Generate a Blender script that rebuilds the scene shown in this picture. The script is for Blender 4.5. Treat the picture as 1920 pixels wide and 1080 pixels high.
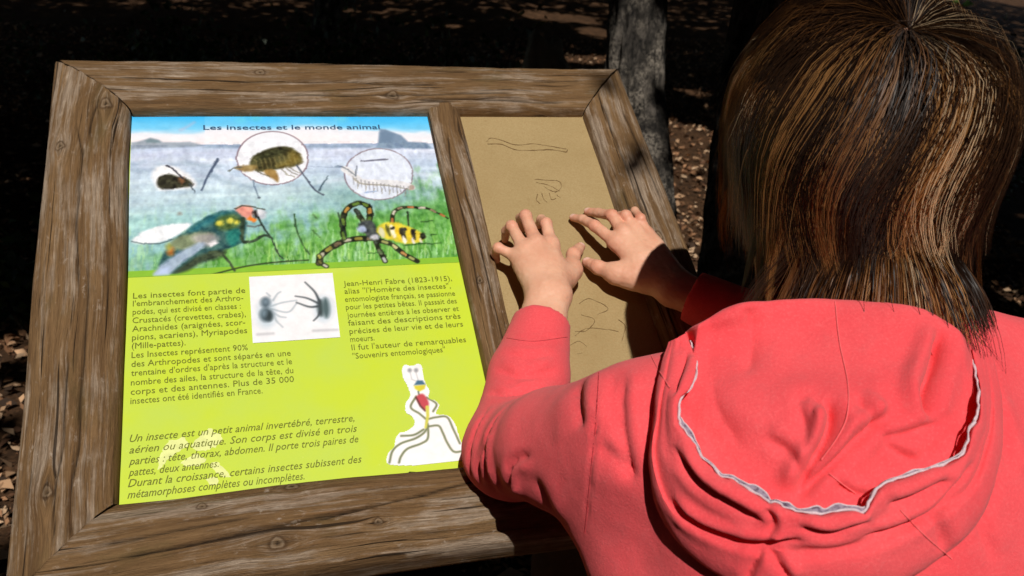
import bpy, math, random
import numpy as np
from mathutils import Matrix, Vector
from mathutils.bvhtree import BVHTree

# ------------------------------------------------------------------ reset
for o in list(bpy.data.objects):
    bpy.data.objects.remove(o, do_unlink=True)
scene = bpy.context.scene
COL = scene.collection
rng = np.random.default_rng(7)
random.seed(7)

# ------------------------------------------------------------------ camera
TILT = math.radians(33)          # slope of the lectern board
Z0 = 0.80                        # height of the lower inner edge of the board
FPX = 1695.2                     # focal length in pixels of a 1920 wide frame
Rb = np.array([[0.95815204, -0.20255439, 0.20227802],
               [-0.0529191, -0.8197783, -0.57023075],
               [0.28132587, 0.53566338, -0.79619124]])
Cb = 0.914 * np.array([0.14671849, -0.42192861, 1.01668883])
MB = np.array([[1, 0, 0], [0, math.cos(TILT), -math.sin(TILT)], [0, math.sin(TILT), math.cos(TILT)]])
ORG = np.array([0, 0, Z0])
def B2W(b):
    return np.asarray(b, float) @ MB.T + ORG
Rw = Rb @ MB.T
Cw = B2W(Cb)
cam_d = bpy.data.cameras.new('camera')
cam = bpy.data.objects.new('camera', cam_d)
COL.objects.link(cam)
m = Matrix.Identity(4)
for i in range(3):
    m[i][0] = Rw[0, i]; m[i][1] = -Rw[1, i]; m[i][2] = -Rw[2, i]; m[i][3] = Cw[i]
cam.matrix_world = m
cam_d.sensor_width = 36
cam_d.lens = FPX / 1920 * 36
cam_d.clip_start = 0.05
cam_d.clip_end = 500
cam_d.dof.use_dof = True
cam_d.dof.focus_distance = 0.95
cam_d.dof.aperture_fstop = 11
scene.camera = cam

# ------------------------------------------------------------------ light
SUN_TO = B2W([-0.12, -0.10, 1]) - B2W([0, 0, 0])
SUN_TO /= np.linalg.norm(SUN_TO)
world = bpy.data.worlds.new('World')
scene.world = world
world.use_nodes = True
wn = world.node_tree.nodes; wl = world.node_tree.links
bg = wn['Background']
sky = wn.new('ShaderNodeTexSky')
sky.sky_type = 'NISHITA'; sky.sun_disc = False
sky.sun_elevation = math.asin(SUN_TO[2])
sky.sun_rotation = math.atan2(SUN_TO[0], SUN_TO[1])
wl.new(sky.outputs[0], bg.inputs[0])
bg.inputs[1].default_value = 0.05
sun_d = bpy.data.lights.new('sun', 'SUN')
sun_d.energy = 3.95; sun_d.angle = math.radians(0.53); sun_d.color = (1.0, 0.955, 0.88)
sun = bpy.data.objects.new('sun', sun_d)
COL.objects.link(sun)
sun.rotation_euler = Vector(SUN_TO).to_track_quat('Z', 'Y').to_euler()
sun.location = (0, -6, 8)
scene.view_settings.view_transform = 'Standard'
scene.view_settings.look = 'None'
scene.view_settings.exposure = 0.0
scene.view_settings.gamma = 1.0
scene.view_settings.use_curve_mapping = False
scene.render.engine = 'CYCLES'

# ------------------------------------------------------------------ helpers
def K(px, py, s):
    """a point at depth s (metres) along the view ray of a photo pixel"""
    return Cw + s * (Rw.T @ np.array([(px - 960) / FPX, (py - 540) / FPX, 1.0]))
def onboard(px, py, n=0.0):
    """board coordinates (u, v) of a photo pixel on the plane n above the print"""
    d = Rb.T @ np.array([(px - 960) / FPX, (py - 540) / FPX, 1.0])
    s = (n - Cb[2]) / d[2]
    q = Cb + s * d
    return q[0], q[1]
def BN(px, py, n):
    u, v = onboard(px, py, n)
    return B2W([u, v, n])

def srgb(r, g, b):
    c = np.array([r, g, b], float) / 255
    return np.where(c <= 0.04045, c / 12.92, ((c + 0.055) / 1.055) ** 2.4)
def srgba(a):
    return np.where(a <= 0.04045, a / 12.92, ((a + 0.055) / 1.055) ** 2.4)

def mesh_np(name, V, F, smooth=True, cols=None, attrs=None):
    """mesh from numpy arrays; F is (n,3) or (n,4), or a list of such arrays"""
    V = np.asarray(V, np.float32)
    Fs = F if isinstance(F, list) else [F]
    Fs = [np.asarray(f, np.int32) for f in Fs if len(f)]
    me = bpy.data.meshes.new(name)
    me.vertices.add(len(V)); me.vertices.foreach_set('co', V.ravel())
    tot = np.concatenate([np.full(len(f), f.shape[1], np.int32) for f in Fs])
    idx = np.concatenate([f.ravel() for f in Fs])
    start = np.concatenate([[0], np.cumsum(tot)[:-1]]).astype(np.int32)
    me.loops.add(len(idx)); me.loops.foreach_set('vertex_index', idx)
    me.polygons.add(len(tot)); me.polygons.foreach_set('loop_start', start)
    try: me.polygons.foreach_set('loop_total', tot)
    except Exception: pass
    if cols is not None:
        ca = me.color_attributes.new('Col', 'FLOAT_COLOR', 'POINT')
        c4 = np.ones((len(V), 4), np.float32); c4[:, :3] = cols
        ca.data.foreach_set('color', c4.ravel())
    if attrs:
        for k, a in attrs.items():
            at = me.attributes.new(k, 'FLOAT', 'POINT')
            at.data.foreach_set('value', np.asarray(a, np.float32))
    me.update(calc_edges=True)
    me.validate()
    if smooth:
        me.polygons.foreach_set('use_smooth', np.ones(len(me.polygons), bool))
    return me

def obj(name, me, mat=None, parent=None, label=None, cat=None, group=None, kind=None):
    o = bpy.data.objects.new(name, me)
    COL.objects.link(o)
    if mat is not None and me is not None:
        me.materials.clear(); me.materials.append(mat)
    if parent is not None:
        o.parent = parent
    if label: o['label'] = label
    if cat: o['category'] = cat
    if group: o['group'] = group
    if kind: o['kind'] = kind
    return o
def empty(name, loc, label, cat, group=None):
    o = obj(name, None, None, None, label, cat, group)
    o.location = loc
    o.empty_display_size = 0.1
    bpy.context.view_layer.update()
    return o
def adopt(child, parent):
    """parent without moving"""
    child.parent = parent
    child.matrix_parent_inverse = Matrix.Translation(parent.location).inverted()

def hash3(i, j, k, seed):
    h = (i * 374761393 + j * 668265263 + k * 2147483647 + seed * 974634777) & 0xFFFFFFFF
    h = ((h ^ (h >> 13)) * 1274126177) & 0xFFFFFFFF
    h = h ^ (h >> 16)
    return (h & 0xFFFFFF) / float(0xFFFFFF)
def vnoise(P, seed=0):
    P = np.asarray(P, float)
    i = np.floor(P).astype(np.int64); f = P - i
    f = f * f * (3 - 2 * f)
    r = 0
    for dx in (0, 1):
        for dy in (0, 1):
            for dz in (0, 1):
                w = (f[..., 0] if dx else 1 - f[..., 0]) * (f[..., 1] if dy else 1 - f[..., 1]) * (f[..., 2] if dz else 1 - f[..., 2])
                r = r + w * hash3(i[..., 0] + dx, i[..., 1] + dy, i[..., 2] + dz, seed)
    return r * 2 - 1
def fbm(P, seed=0, oct=4):
    P = np.asarray(P, float); r = 0; a = 1
    for k in range(oct):
        r = r + a * vnoise(P * 2 ** k, seed + k); a *= 0.5
    return r

def grid_faces(nu, nv, closed_u=False, closed_v=False):
    iu = np.arange(nu if closed_u else nu - 1); iv = np.arange(nv if closed_v else nv - 1)
    a, b = np.meshgrid(iu, iv, indexing='ij')
    a2 = (a + 1) % nu; b2 = (b + 1) % nv
    return np.stack([a * nv + b, a2 * nv + b, a2 * nv + b2, a * nv + b2], -1).reshape(-1, 4)

def snets(F, lo, hi, h):
    """surface nets of the implicit function F in a box"""
    lo = np.asarray(lo, float); hi = np.asarray(hi, float)
    n = np.ceil((hi - lo) / h).astype(int) + 1
    ax = [lo[i] + h * np.arange(n[i]) for i in range(3)]
    D = np.empty(n, np.float32)
    Y, Z = np.meshgrid(ax[1], ax[2], indexing='ij')
    st = max(1, int(400000 / (n[1] * n[2])))
    for i0 in range(0, n[0], st):
        xs = ax[0][i0:i0 + st]
        P = np.empty((len(xs), n[1], n[2], 3))
        P[..., 0] = xs[:, None, None]; P[..., 1] = Y; P[..., 2] = Z
        D[i0:i0 + st] = F(P.reshape(-1, 3)).reshape(len(xs), n[1], n[2])
    ins = D < 0
    c = np.zeros(n - 1, np.int8)
    for dx in (0, 1):
        for dy in (0, 1):
            for dz in (0, 1):
                c += ins[dx:n[0] - 1 + dx, dy:n[1] - 1 + dy, dz:n[2] - 1 + dz]
    act = (c > 0) & (c < 8)
    cid = np.argwhere(act)
    idx = np.full(n - 1, -1, np.int64); idx[act] = np.arange(len(cid))
    acc = np.zeros((len(cid), 3)); cnt = np.zeros(len(cid))
    cor = [(a, b, d) for a in (0, 1) for b in (0, 1) for d in (0, 1)]
    for p in cor:
        for a in range(3):
            if p[a] == 0:
                q = list(p); q[a] = 1
                A = D[cid[:, 0] + p[0], cid[:, 1] + p[1], cid[:, 2] + p[2]]
                Bv = D[cid[:, 0] + q[0], cid[:, 1] + q[1], cid[:, 2] + q[2]]
                s = (A < 0) != (Bv < 0)
                t = np.where(s, A / np.where(s, A - Bv, 1), 0)
                e = np.tile(np.array(p, float), (len(cid), 1)); e[:, a] += t
                acc += e * s[:, None]; cnt += s
    V = lo + h * (cid + acc / cnt[:, None])
    faces = []
    for a in range(3):
        b, d = (a + 1) % 3, (a + 2) % 3
        sl0 = [slice(None)] * 3; sl1 = [slice(None)] * 3
        sl0[a] = slice(0, -1); sl1[a] = slice(1, None)
        for x in (b, d):
            sl0[x] = slice(1, -1); sl1[x] = slice(1, -1)
        A = ins[tuple(sl0)]; Bv = ins[tuple(sl1)]
        e = np.argwhere(A != Bv)
        if not len(e): continue
        base = e.copy(); base[:, b] += 1; base[:, d] += 1
        fl = A[tuple(e.T)]
        def cell(db, dd):
            q = base.copy(); q[:, b] += db; q[:, d] += dd
            return idx[tuple(q.T)]
        f = np.stack([cell(-1, -1), cell(0, -1), cell(0, 0), cell(-1, 0)], 1)
        f[~fl] = f[~fl][:, ::-1]
        faces.append(f)
    return V, np.concatenate(faces)

def smin(a, b, k):
    h = np.clip(0.5 + 0.5 * (b - a) / k, 0, 1)
    return b * (1 - h) + a * h - k * h * (1 - h)
def rcone(P, a, b, ra, rb):
    a = np.asarray(a, float); b = np.asarray(b, float)
    d = b - a; L2 = d @ d
    t = np.clip(((P - a) @ d) / L2, 0, 1)
    q = P - a - t[:, None] * d
    return np.sqrt((q * q).sum(1)) - (ra + (rb - ra) * t)
def ellipsoid(P, c, ax, r):
    q = (P - c) @ np.asarray(ax).T / r
    k = np.sqrt((q * q).sum(1)) + 1e-9
    return (k - 1) * min(r)

def vnormals(V, F):
    N = np.zeros_like(V)
    a = V[F[:, 2]] - V[F[:, 0]]; b = V[F[:, 3 if F.shape[1] == 4 else 1]] - V[F[:, 1 if F.shape[1] == 4 else 0]]
    n = np.cross(a, b)
    for i in range(F.shape[1]):
        np.add.at(N, F[:, i], n)
    return N / (np.linalg.norm(N, axis=1, keepdims=True) + 1e-12)

def spline(P, n, closed=False):
    """Catmull-Rom resample"""
    P = np.asarray(P, float); m_ = len(P)
    if closed: Q = np.concatenate([P[-1:], P, P[:2]]); seg = m_
    else: Q = np.concatenate([2 * P[:1] - P[1:2], P, 2 * P[-1:] - P[-2:-1]]); seg = m_ - 1
    t = np.linspace(0, seg, n, endpoint=not closed)
    i = np.minimum(t.astype(int), seg - 1); f = (t - i)[:, None]
    p0, p1, p2, p3 = Q[i], Q[i + 1], Q[i + 2], Q[i + 3]
    return 0.5 * (2 * p1 + (p2 - p0) * f + (2 * p0 - 5 * p1 + 4 * p2 - p3) * f ** 2 + (3 * p1 - p0 - 3 * p2 + p3) * f ** 3)

def tube(P, r, ns=8, cap=True):
    P = np.asarray(P, float); n = len(P)
    r = np.broadcast_to(r, (n,)) if np.ndim(r) < 1 else np.asarray(r)
    T = np.gradient(P, axis=0); T /= np.linalg.norm(T, axis=1, keepdims=True) + 1e-12
    up = np.array([0, 0, 1.0]) if abs(T[0, 2]) < 0.9 else np.array([1.0, 0, 0])
    A = np.cross(T, up); A /= np.linalg.norm(A, axis=1, keepdims=True) + 1e-12
    Bn = np.cross(T, A)
    th = np.linspace(0, 2 * np.pi, ns, endpoint=False)
    V = P[:, None] + r[:, None, None] * (np.cos(th)[None, :, None] * A[:, None] + np.sin(th)[None, :, None] * Bn[:, None])
    V = V.reshape(-1, 3); F = [grid_faces(n, ns, closed_v=True)]
    if cap:
        V = np.concatenate([V, P[:1], P[-1:]]); c0 = n * ns
        i = np.arange(ns); j = (i + 1) % ns
        F.append(np.stack([np.full(ns, c0), j, i], 1))
        F.append(np.stack([np.full(ns, c0 + 1), (n - 1) * ns + i, (n - 1) * ns + j], 1))
    return V, F

def merge(parts):
    Vs, F4, F3, o = [], [], [], 0
    for V, F in parts:
        for f in (F if isinstance(F, list) else [F]):
            (F4 if f.shape[1] == 4 else F3).append(f + o)
        Vs.append(V); o += len(V)
    out = []
    if F4: out.append(np.concatenate(F4))
    if F3: out.append(np.concatenate(F3))
    return np.concatenate(Vs), out

# ------------------------------------------------------------------ materials
class NT:
    def __init__(s, name):
        s.m = bpy.data.materials.new(name); s.m.use_nodes = True
        s.t = s.m.node_tree; s.n = s.t.nodes; s.l = s.t.links
        s.b = s.n['Principled BSDF']
    def node(s, typ, **kw):
        n = s.n.new('ShaderNode' + typ)
        for k, v in kw.items(): setattr(n, k, v)
        return n
    def link(s, a, b): s.l.new(a, b)
    def coord(s, kind='Object', scale=(1, 1, 1)):
        c = s.node('TexCoord'); mp = s.node('Mapping'); mp.inputs['Scale'].default_value = scale
        s.link(c.outputs[kind], mp.inputs[0]); return mp.outputs[0]
    def noise(s, vec, scale, detail=4, rough=0.5, dist=0):
        n = s.node('TexNoise'); s.link(vec, n.inputs['Vector'])
        n.inputs['Scale'].default_value = scale; n.inputs['Detail'].default_value = detail
        n.inputs['Roughness'].default_value = rough; n.inputs['Distortion'].default_value = dist
        return n.outputs['Fac']
    def ramp(s, fac, stops, interp='LINEAR'):
        r = s.node('ValToRGB'); r.color_ramp.interpolation = interp
        e = r.color_ramp.elements
        while len(e) > 1: e.remove(e[-1])
        e[0].position = stops[0][0]; e[0].color = (*stops[0][1], 1)
        for p, c in stops[1:]:
            x = e.new(p); x.color = (*c, 1)
        s.link(fac, r.inputs[0]); return r.outputs[0]
    def mix(s, fac, a, b, blend='MIX'):
        x = s.node('Mix', data_type='RGBA', blend_type=blend)
        for sock, v in ((x.inputs[0], fac), (x.inputs[6], a), (x.inputs[7], b)):
            if isinstance(v, (int, float)): sock.default_value = v
            elif isinstance(v, (tuple, list, np.ndarray)): sock.default_value = (*v, 1)
            else: s.link(v, sock)
        return x.outputs[2]
    def math(s, op, a, b=0.0):
        x = s.node('Math', operation=op)
        for sock, v in ((x.inputs[0], a), (x.inputs[1], b)):
            if isinstance(v, (int, float)): sock.default_value = v
            else: s.link(v, sock)
        return x.outputs[0]
    def attr(s, name, out='Fac'):
        a = s.node('Attribute', attribute_name=name); return a.outputs[out]
    def bump(s, h, strength=0.3, dist=0.002):
        b = s.node('Bump'); b.inputs['Strength'].default_value = strength; b.inputs['Distance'].default_value = dist
        s.link(h, b.inputs['Height']); s.link(b.outputs[0], s.b.inputs['Normal'])
    def color(s, c):
        if isinstance(c, (tuple, list, np.ndarray)): s.b.inputs['Base Color'].default_value = (*c, 1)
        else: s.link(c, s.b.inputs['Base Color'])
    def set(s, **kw):
        for k, v in kw.items():
            s.b.inputs[k.replace('_', ' ')].default_value = v
        return s

def mat_plain(name, c, rough=0.7, noise=0.15, nscale=40, bump=0.0, spec=0.3):
    t = NT(name); v = t.coord()
    f = t.noise(v, nscale, 5, 0.6)
    c = np.array(c)
    t.color(t.ramp(f, [(0.3, tuple(c * (1 - noise))), (0.7, tuple(np.minimum(c * (1 + noise), 1)))]))
    t.set(Roughness=rough, Specular_IOR_Level=spec)
    if bump: t.bump(f, bump, 0.002)
    return t.m
def mat_vcol(name, rough=0.5, spec=0.3, noise=0.0, nscale=60):
    t = NT(name); c = t.attr('Col', 'Color')
    if noise:
        f = t.noise(t.coord(), nscale, 4, 0.6)
        c = t.mix(1.0, c, t.ramp(f, [(0.3, (1 - noise,) * 3), (0.7, (1 + 0 * noise,) * 3)]), 'MULTIPLY')
    t.color(c); t.set(Roughness=rough, Specular_IOR_Level=spec)
    return t.m

def mat_wood():
    t = NT('weathered_wood')
    gx = t.attr('gx'); gy = t.attr('gy'); gz = t.attr('gz'); kn = t.attr('knot')
    cx = t.node('CombineXYZ'); t.link(gx, cx.inputs[0]); t.link(gy, cx.inputs[1]); t.link(gz, cx.inputs[2])
    vec = cx.outputs[0]
    def st(sx, sy):
        mp = t.node('Mapping'); mp.inputs['Scale'].default_value = (sx, sy, sy); t.link(vec, mp.inputs[0]); return mp.outputs[0]
    g1 = t.noise(st(3.5, 70), 1, 7, 0.7, 0.3)
    g2 = t.noise(st(26, 520), 1, 5, 0.75, 0.2)
    g3 = t.noise(st(4.0, 75), 1, 7, 0.72, 0.4)
    g4 = t.noise(st(9, 14), 1, 6, 0.7)
    g5 = t.noise(st(60, 130), 1, 4, 0.7)
    base = t.ramp(g1, [(0.28, srgb(92, 68, 44)), (0.45, srgb(118, 90, 60)), (0.58, srgb(131, 102, 70)), (0.72, srgb(147, 119, 86))])
    base = t.mix(t.ramp(g2, [(0.38, (0.45,) * 3), (0.58, (0, 0, 0))]), base, srgb(64, 47, 31))
    grey = t.ramp(t.math('MULTIPLY', g3, t.math('ADD', g4, 0.5)), [(0.49, (0, 0, 0)), (0.60, (0.8,) * 3)])
    gcol = t.ramp(g2, [(0.3, srgb(112, 96, 80)), (0.5, srgb(150, 132, 114)), (0.7, srgb(190, 172, 154))])
    c = t.mix(grey, base, gcol)
    fl = t.math('MULTIPLY', t.ramp(g5, [(0.60, (0, 0, 0)), (0.70, (0.7,) * 3)]), t.ramp(g4, [(0.42, (0, 0, 0)), (0.6, (1, 1, 1))]))
    c = t.mix(fl, c, srgb(178, 162, 146))
    orange = t.ramp(t.noise(st(1.6, 26), 1, 3, 0.5, 0.1), [(0.68, (0, 0, 0)), (0.76, (0.5,) * 3)])
    c = t.mix(orange, c, srgb(142, 82, 36))
    moss = t.ramp(t.noise(st(10, 26), 1, 5, 0.6), [(0.58, (0, 0, 0)), (0.75, (0.4,) * 3)])
    c = t.mix(moss, c, srgb(84, 76, 44))
    ck = t.ramp(t.noise(st(3.4, 170), 1, 3, 0.5, 0.3), [(0.31, (0.85,) * 3), (0.36, (0, 0, 0))])
    c = t.mix(ck, c, srgb(36, 26, 18))
    kc = t.ramp(t.math('ADD', kn, t.math('MULTIPLY', t.math('SUBTRACT', g5, 0.5), 0.5)), [(0.05, srgb(66, 46, 30)), (0.4, srgb(84, 62, 42)), (0.62, srgb(140, 120, 98)), (0.8, srgb(120, 98, 74)), (1.0, srgb(44, 31, 21))])
    c = t.mix(t.ramp(kn, [(0.08, (0, 0, 0)), (0.4, (0.85,) * 3)]), c, kc)
    cr = t.attr('crack')
    c = t.mix(t.math('MULTIPLY', cr, 0.9), c, srgb(26, 18, 12))
    t.color(c)
    t.set(Roughness=0.88, Specular_IOR_Level=0.18)
    t.bump(t.math('ADD', t.math('ADD', g2, t.math('MULTIPLY', g5, 0.4)), t.math('SUBTRACT', g1, t.math('MULTIPLY', ck, 1.2))), 0.85, 0.003)
    return t.m
WOOD = mat_wood()

# ================================================================== GROUND
def ground():
    n = 140
    x = np.concatenate([np.linspace(-60, -6, 18), np.linspace(-5.6, 7, n), np.linspace(7.5, 60, 18)])
    y = np.concatenate([np.linspace(-40, -3, 12), np.linspace(-2.7, 12, n), np.linspace(12.5, 120, 24)])
    X, Y = np.meshgrid(x, y, indexing='ij')
    P = np.stack([X, Y, 0 * X], -1)
    Zg = gz(X, Y)
    P[..., 2] = Zg
    t = NT('forest_floor'); v = t.coord()
    f = t.noise(v, 9, 8, 0.7); f2 = t.noise(v, 60, 5, 0.7)
    c = t.ramp(f, [(0.3, srgb(52, 38, 27)), (0.55, srgb(92, 66, 46)), (0.75, srgb(128, 96, 70))])
    c = t.mix(t.ramp(f2, [(0.4, (0.7,) * 3), (0.6, (0, 0, 0))]), c, srgb(48, 36, 26))
    t.color(c); t.set(Roughness=0.95, Specular_IOR_Level=0.1); t.bump(f2, 0.8, 0.02)
    obj('ground', mesh_np('ground', P.reshape(-1, 3), grid_faces(len(x), len(y))), t.m, kind='structure')
def gz(X, Y):
    P = np.stack([X * 0.6, Y * 0.6, 0 * X], -1)
    far = np.clip(Y - 2.5, 0, 40)
    return 0.10 * vnoise(P, 3) * np.clip(Y / 3, 0, 1) + 0.03 * vnoise(P * 4, 5) + 0.012 * far ** 1.35
ground()

# ================================================================== LECTERN
HH = 0.5984 * 0.914; WW = 0.64
D1 = 0.400; D2 = 0.4445
BW = 0.094
lect = empty('information_lectern', (0.32, 0.2, 0.0), 'wooden information lectern with insect picture panel and sand coloured tactile panel', 'lectern')
BOARD_M = Matrix(((1, 0, 0, 0), (0, math.cos(TILT), -math.sin(TILT), 0), (0, math.sin(TILT), math.cos(TILT), Z0), (0, 0, 0, 1)))

def beam(name, p0, p1, w, th, m0, m1, knots, cracks, seed, crown=0.012, n0=-0.03, flip=1, label=None):
    """a timber lying on the board plane from p0 to p1 (u,v), mitred by m0/m1 (shift of the end per unit of width)"""
    p0 = np.array(p0, float); p1 = np.array(p1, float)
    L = np.linalg.norm(p1 - p0); d = (p1 - p0) / L; q = np.array([-d[1], d[0]])
    nx, nt, nsd = 220, 64, 8
    # closed profile: top (left to right), right side, bottom, left side
    yt = np.linspace(-1, 1, nt)
    zt = np.ones(nt)
    prof = [(a * w / 2, 'top') for a in yt]
    Y = []; Z = []
    for a in yt:
        e = abs(a) ** 2.6
        rr = np.clip((abs(a) - 0.88) / 0.12, 0, 1)
        Y.append(a * w / 2); Z.append(th - crown * e - 0.007 * (1 - np.sqrt(np.maximum(0, 1 - rr ** 2))))
    zt_end = Z[-1]
    for k in range(1, nsd): Y.append(w / 2); Z.append(zt_end + (n0 - zt_end) * k / nsd)
    for k in range(nsd): Y.append(w / 2 - w * k / nsd); Z.append(n0)
    for k in range(nsd): Y.append(-w / 2); Z.append(n0 + (zt_end - n0) * k / nsd)
    Y = np.array(Y); Z = np.array(Z); NP = len(Y)
    t = np.linspace(0, 1, nx)
    x0 = -m0 * Y; x1 = L + m1 * Y
    X = x0[None] + t[:, None] * (x1 - x0)[None]
    Yg = np.repeat(Y[None], nx, 0); Zg = np.repeat(Z[None], nx, 0)
    top = (np.arange(NP) < nt)
    # grain coordinates, bent round the knots
    gx = X + seed * 3.1; gy = Yg + 0.007 * vnoise(np.stack([X * 4, Yg * 5, 0 * X + seed], -1), seed) + 0.002 * vnoise(np.stack([X * 14, Yg * 14, 0 * X + seed], -1), seed + 3)
    kn = np.zeros_like(X)
    for (kx, ky, kr) in knots:
        dx = X - kx; dy = Yg - ky
        r = np.sqrt((dx * 0.75) ** 2 + dy ** 2)
        gy = gy - np.sign(dy) * kr * 1.1 * np.exp(-(r / (kr * 2.2)) ** 2) * np.exp(-np.abs(dy) / (kr * 4))
        kn = np.maximum(kn, np.clip(1.15 - r / kr * (1 + 0.15 * np.sin(np.arctan2(dy, dx) * 3 + seed)), 0, 1))
    N3 = np.stack([X * 2.5, Yg * 12, 0 * X + seed * 7], -1)
    dz = 0.0030 * fbm(N3, seed, 3) + 0.0016 * vnoise(np.stack([X * 7, gy * 160, 0 * X], -1), seed + 9) + 0.0008 * vnoise(np.stack([X * 40, gy * 300, 0 * X], -1), seed + 12)
    crk = np.zeros_like(X)
    for (xa, ya, xb, yb, cw, cd) in cracks:
        yy = ya + (yb - ya) * (X - xa) / (xb - xa) + 0.003 * vnoise(np.stack([X * 18, 0 * X + ya * 50, 0 * X], -1), seed + 21)
        inx = np.clip((X - xa) / 0.02, 0, 1) * np.clip((xb - X) / 0.02, 0, 1)
        g = inx * np.exp(-((Yg - yy) / cw) ** 2)
        dz -= cd * g; crk = np.maximum(crk, g)
    dz -= 0.002 * np.clip(kn - 0.75, 0, 1) * 4 - 0.0015 * np.clip(kn, 0, 0.6)
    Zg = Zg + np.where(top[None], dz, 0)
    wob = 0.0018 * vnoise(np.stack([X * 6, 0 * X + np.sign(Yg), 0 * X + seed], -1), seed + 5)
    Yg = Yg + np.sign(Yg) * wob * (np.abs(Yg) > w * 0.3)
    U = p0[0] + X * d[0] + Yg * q[0]; Vv = p0[1] + X * d[1] + Yg * q[1]
    V = np.stack([U, Vv, Zg], -1).reshape(-1, 3)
    F = [grid_faces(nx, NP, closed_v=True)[:, ::-1]]
    # end caps
    nV = len(V)
    c0 = V[:NP].mean(0); c1 = V[-NP:].mean(0)
    V = np.concatenate([V, [c0, c1]])
    i = np.arange(NP); j = (i + 1) % NP
    F.append(np.stack([np.full(NP, nV), i, j], 1)); F.append(np.stack([np.full(NP, nV + 1), (nx - 1) * NP + j, (nx - 1) * NP + i], 1))
    ex = lambda a, v=0.0: np.concatenate([a.ravel(), [v, v]])
    me = mesh_np(name, V, F, True, attrs=dict(gx=ex(gx), gy=ex(gy), gz=ex(Zg * (0.4) + seed), knot=ex(kn), crack=ex(crk)))
    me.transform(BOARD_M)
    o = obj(name, me, WOOD)
    adopt(o, lect)
    if label: o['label'] = label
    return o

TH = 0.026; e_ = 0.0016; BT = 0.093; BB = 0.096; BR = 0.083; BL = 0.096
cTL = (-BL / 2, HH + BT / 2); cTR = (WW + BR / 2, HH + BT / 2); cBR = (WW + BR / 2, -BB / 2); cBL = (-BL / 2, -BB / 2)
beam('top_rail', (cTL[0] + e_, cTL[1]), (cTR[0] - e_, cTR[1]), BT, TH, BL / BT, BR / BT,
     [(0.395, -0.026, 0.0085), (0.215, 0.018, 0.0065)],
     [(0.08, 0.002, 0.47, -0.004, 0.0011, 0.004), (0.24, -0.028, 0.58, -0.022, 0.001, 0.003), (0.42, -0.032, 0.66, -0.036, 0.001, 0.003), (0.5, 0.01, 0.7, 0.004, 0.0009, 0.002)], 1)
beam('side_rail', (cTR[0], cTR[1] - e_), (cBR[0], cBR[1] + e_), BR, TH + 0.004, BT / BR, BB / BR,
     [(0.30, -0.006, 0.007)],
     [(0.03, -0.02, 0.3, -0.012, 0.0011, 0.004), (0.05, 0.012, 0.24, 0.02, 0.0011, 0.003), (0.2, -0.03, 0.5, -0.026, 0.001, 0.003)], 2, crown=0.016)
beam('bottom_rail', (cBR[0] - e_, cBR[1]), (cBL[0] + e_, cBL[1]), BB, TH + 0.008, BR / BB, BL / BB,
     [(0.512, -0.040, 0.0065), (0.53, 0.020, 0.0075), (0.43, 0.012, 0.0045), (0.60, -0.028, 0.0045)],
     [(0.36, -0.012, 0.68, 0.018, 0.0011, 0.004), (0.30, -0.022, 0.50, 0.004, 0.001, 0.003), (0.55, -0.008, 0.70, 0.002, 0.001, 0.0035)], 3, crown=0.022)
beam('side_rail', (cBL[0], cBL[1] + e_), (cTL[0], cTL[1] - e_), BL, TH + 0.002, BB / BL, BT / BL,
     [(0.59, -0.020, 0.0085), (0.52, 0.030, 0.0065), (0.060, 0.014, 0.0065)],
     [(0.0, -0.008, 0.34, -0.012, 0.0011, 0.0045), (0.0, 0.006, 0.22, 0.004, 0.0009, 0.003), (0.30, -0.002, 0.56, 0.010, 0.001, 0.003), (0.52, -0.002, 0.60, -0.012, 0.0012, 0.003)], 4, crown=0.014)
beam('divider', ((D1 + D2) / 2, 0.0), ((D1 + D2) / 2 - 0.001, HH + 0.010), D2 - D1, 0.019, 0, 0,
     [(0.24, 0.006, 0.005)], [(0.05, -0.008, 0.4, -0.004, 0.0009, 0.002), (0.2, 0.01, 0.5, 0.006, 0.0009, 0.002)], 5, crown=0.005, n0=0.0016,
     label='flat grey brown wooden strip between the two panels')

# ---- backing board and posts
def prism(name, pts, th0, th1, mat, parent):
    """polygon in board coordinates, extruded from n=th0 to n=th1"""
    n = len(pts)
    V = [(p[0], p[1], th1) for p in pts] + [(p[0], p[1], th0) for p in pts]
    F = [tuple(range(n)), tuple(range(2 * n - 1, n - 1, -1))] + [(i, n + i, n + (i + 1) % n, (i + 1) % n) for i in range(n)]
    me = bpy.data.meshes.new(name); me.from_pydata(V, [], F); me.transform(BOARD_M)
    o = obj(name, me, mat); adopt(o, parent); return o
def rect(a, b, c, d): return [(a, c), (b, c), (b, d), (a, d)]
DARKWOOD = mat_plain('dark_wood', srgb(84, 62, 42), 0.85, 0.3, 30, 0.4)
prism('backing_board', rect(-0.05, WW + 0.05, -0.05, HH + 0.05), -0.034, -0.0305, DARKWOOD, lect)
for ux in (0.04, 0.60):
    a = B2W([ux, 0.30, -0.036]); zt = a[2] - 0.05
    V, F = tube([[a[0], a[1], gz(np.array(a[0]), np.array(a[1])) - 0.25], [a[0], a[1], 0.4], [a[0], a[1], zt]], [0.05, 0.05, 0.05], 20)
    o = obj('post', mesh_np('post', V, F, True), DARKWOOD); adopt(o, lect)
    V, F = tube([B2W([ux, 0.02, -0.065]), B2W([ux, 0.52, -0.065])], [0.03, 0.03], 12)
    o = obj('bracket', mesh_np('bracket', V, F, True), DARKWOOD); adopt(o, lect)

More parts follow.
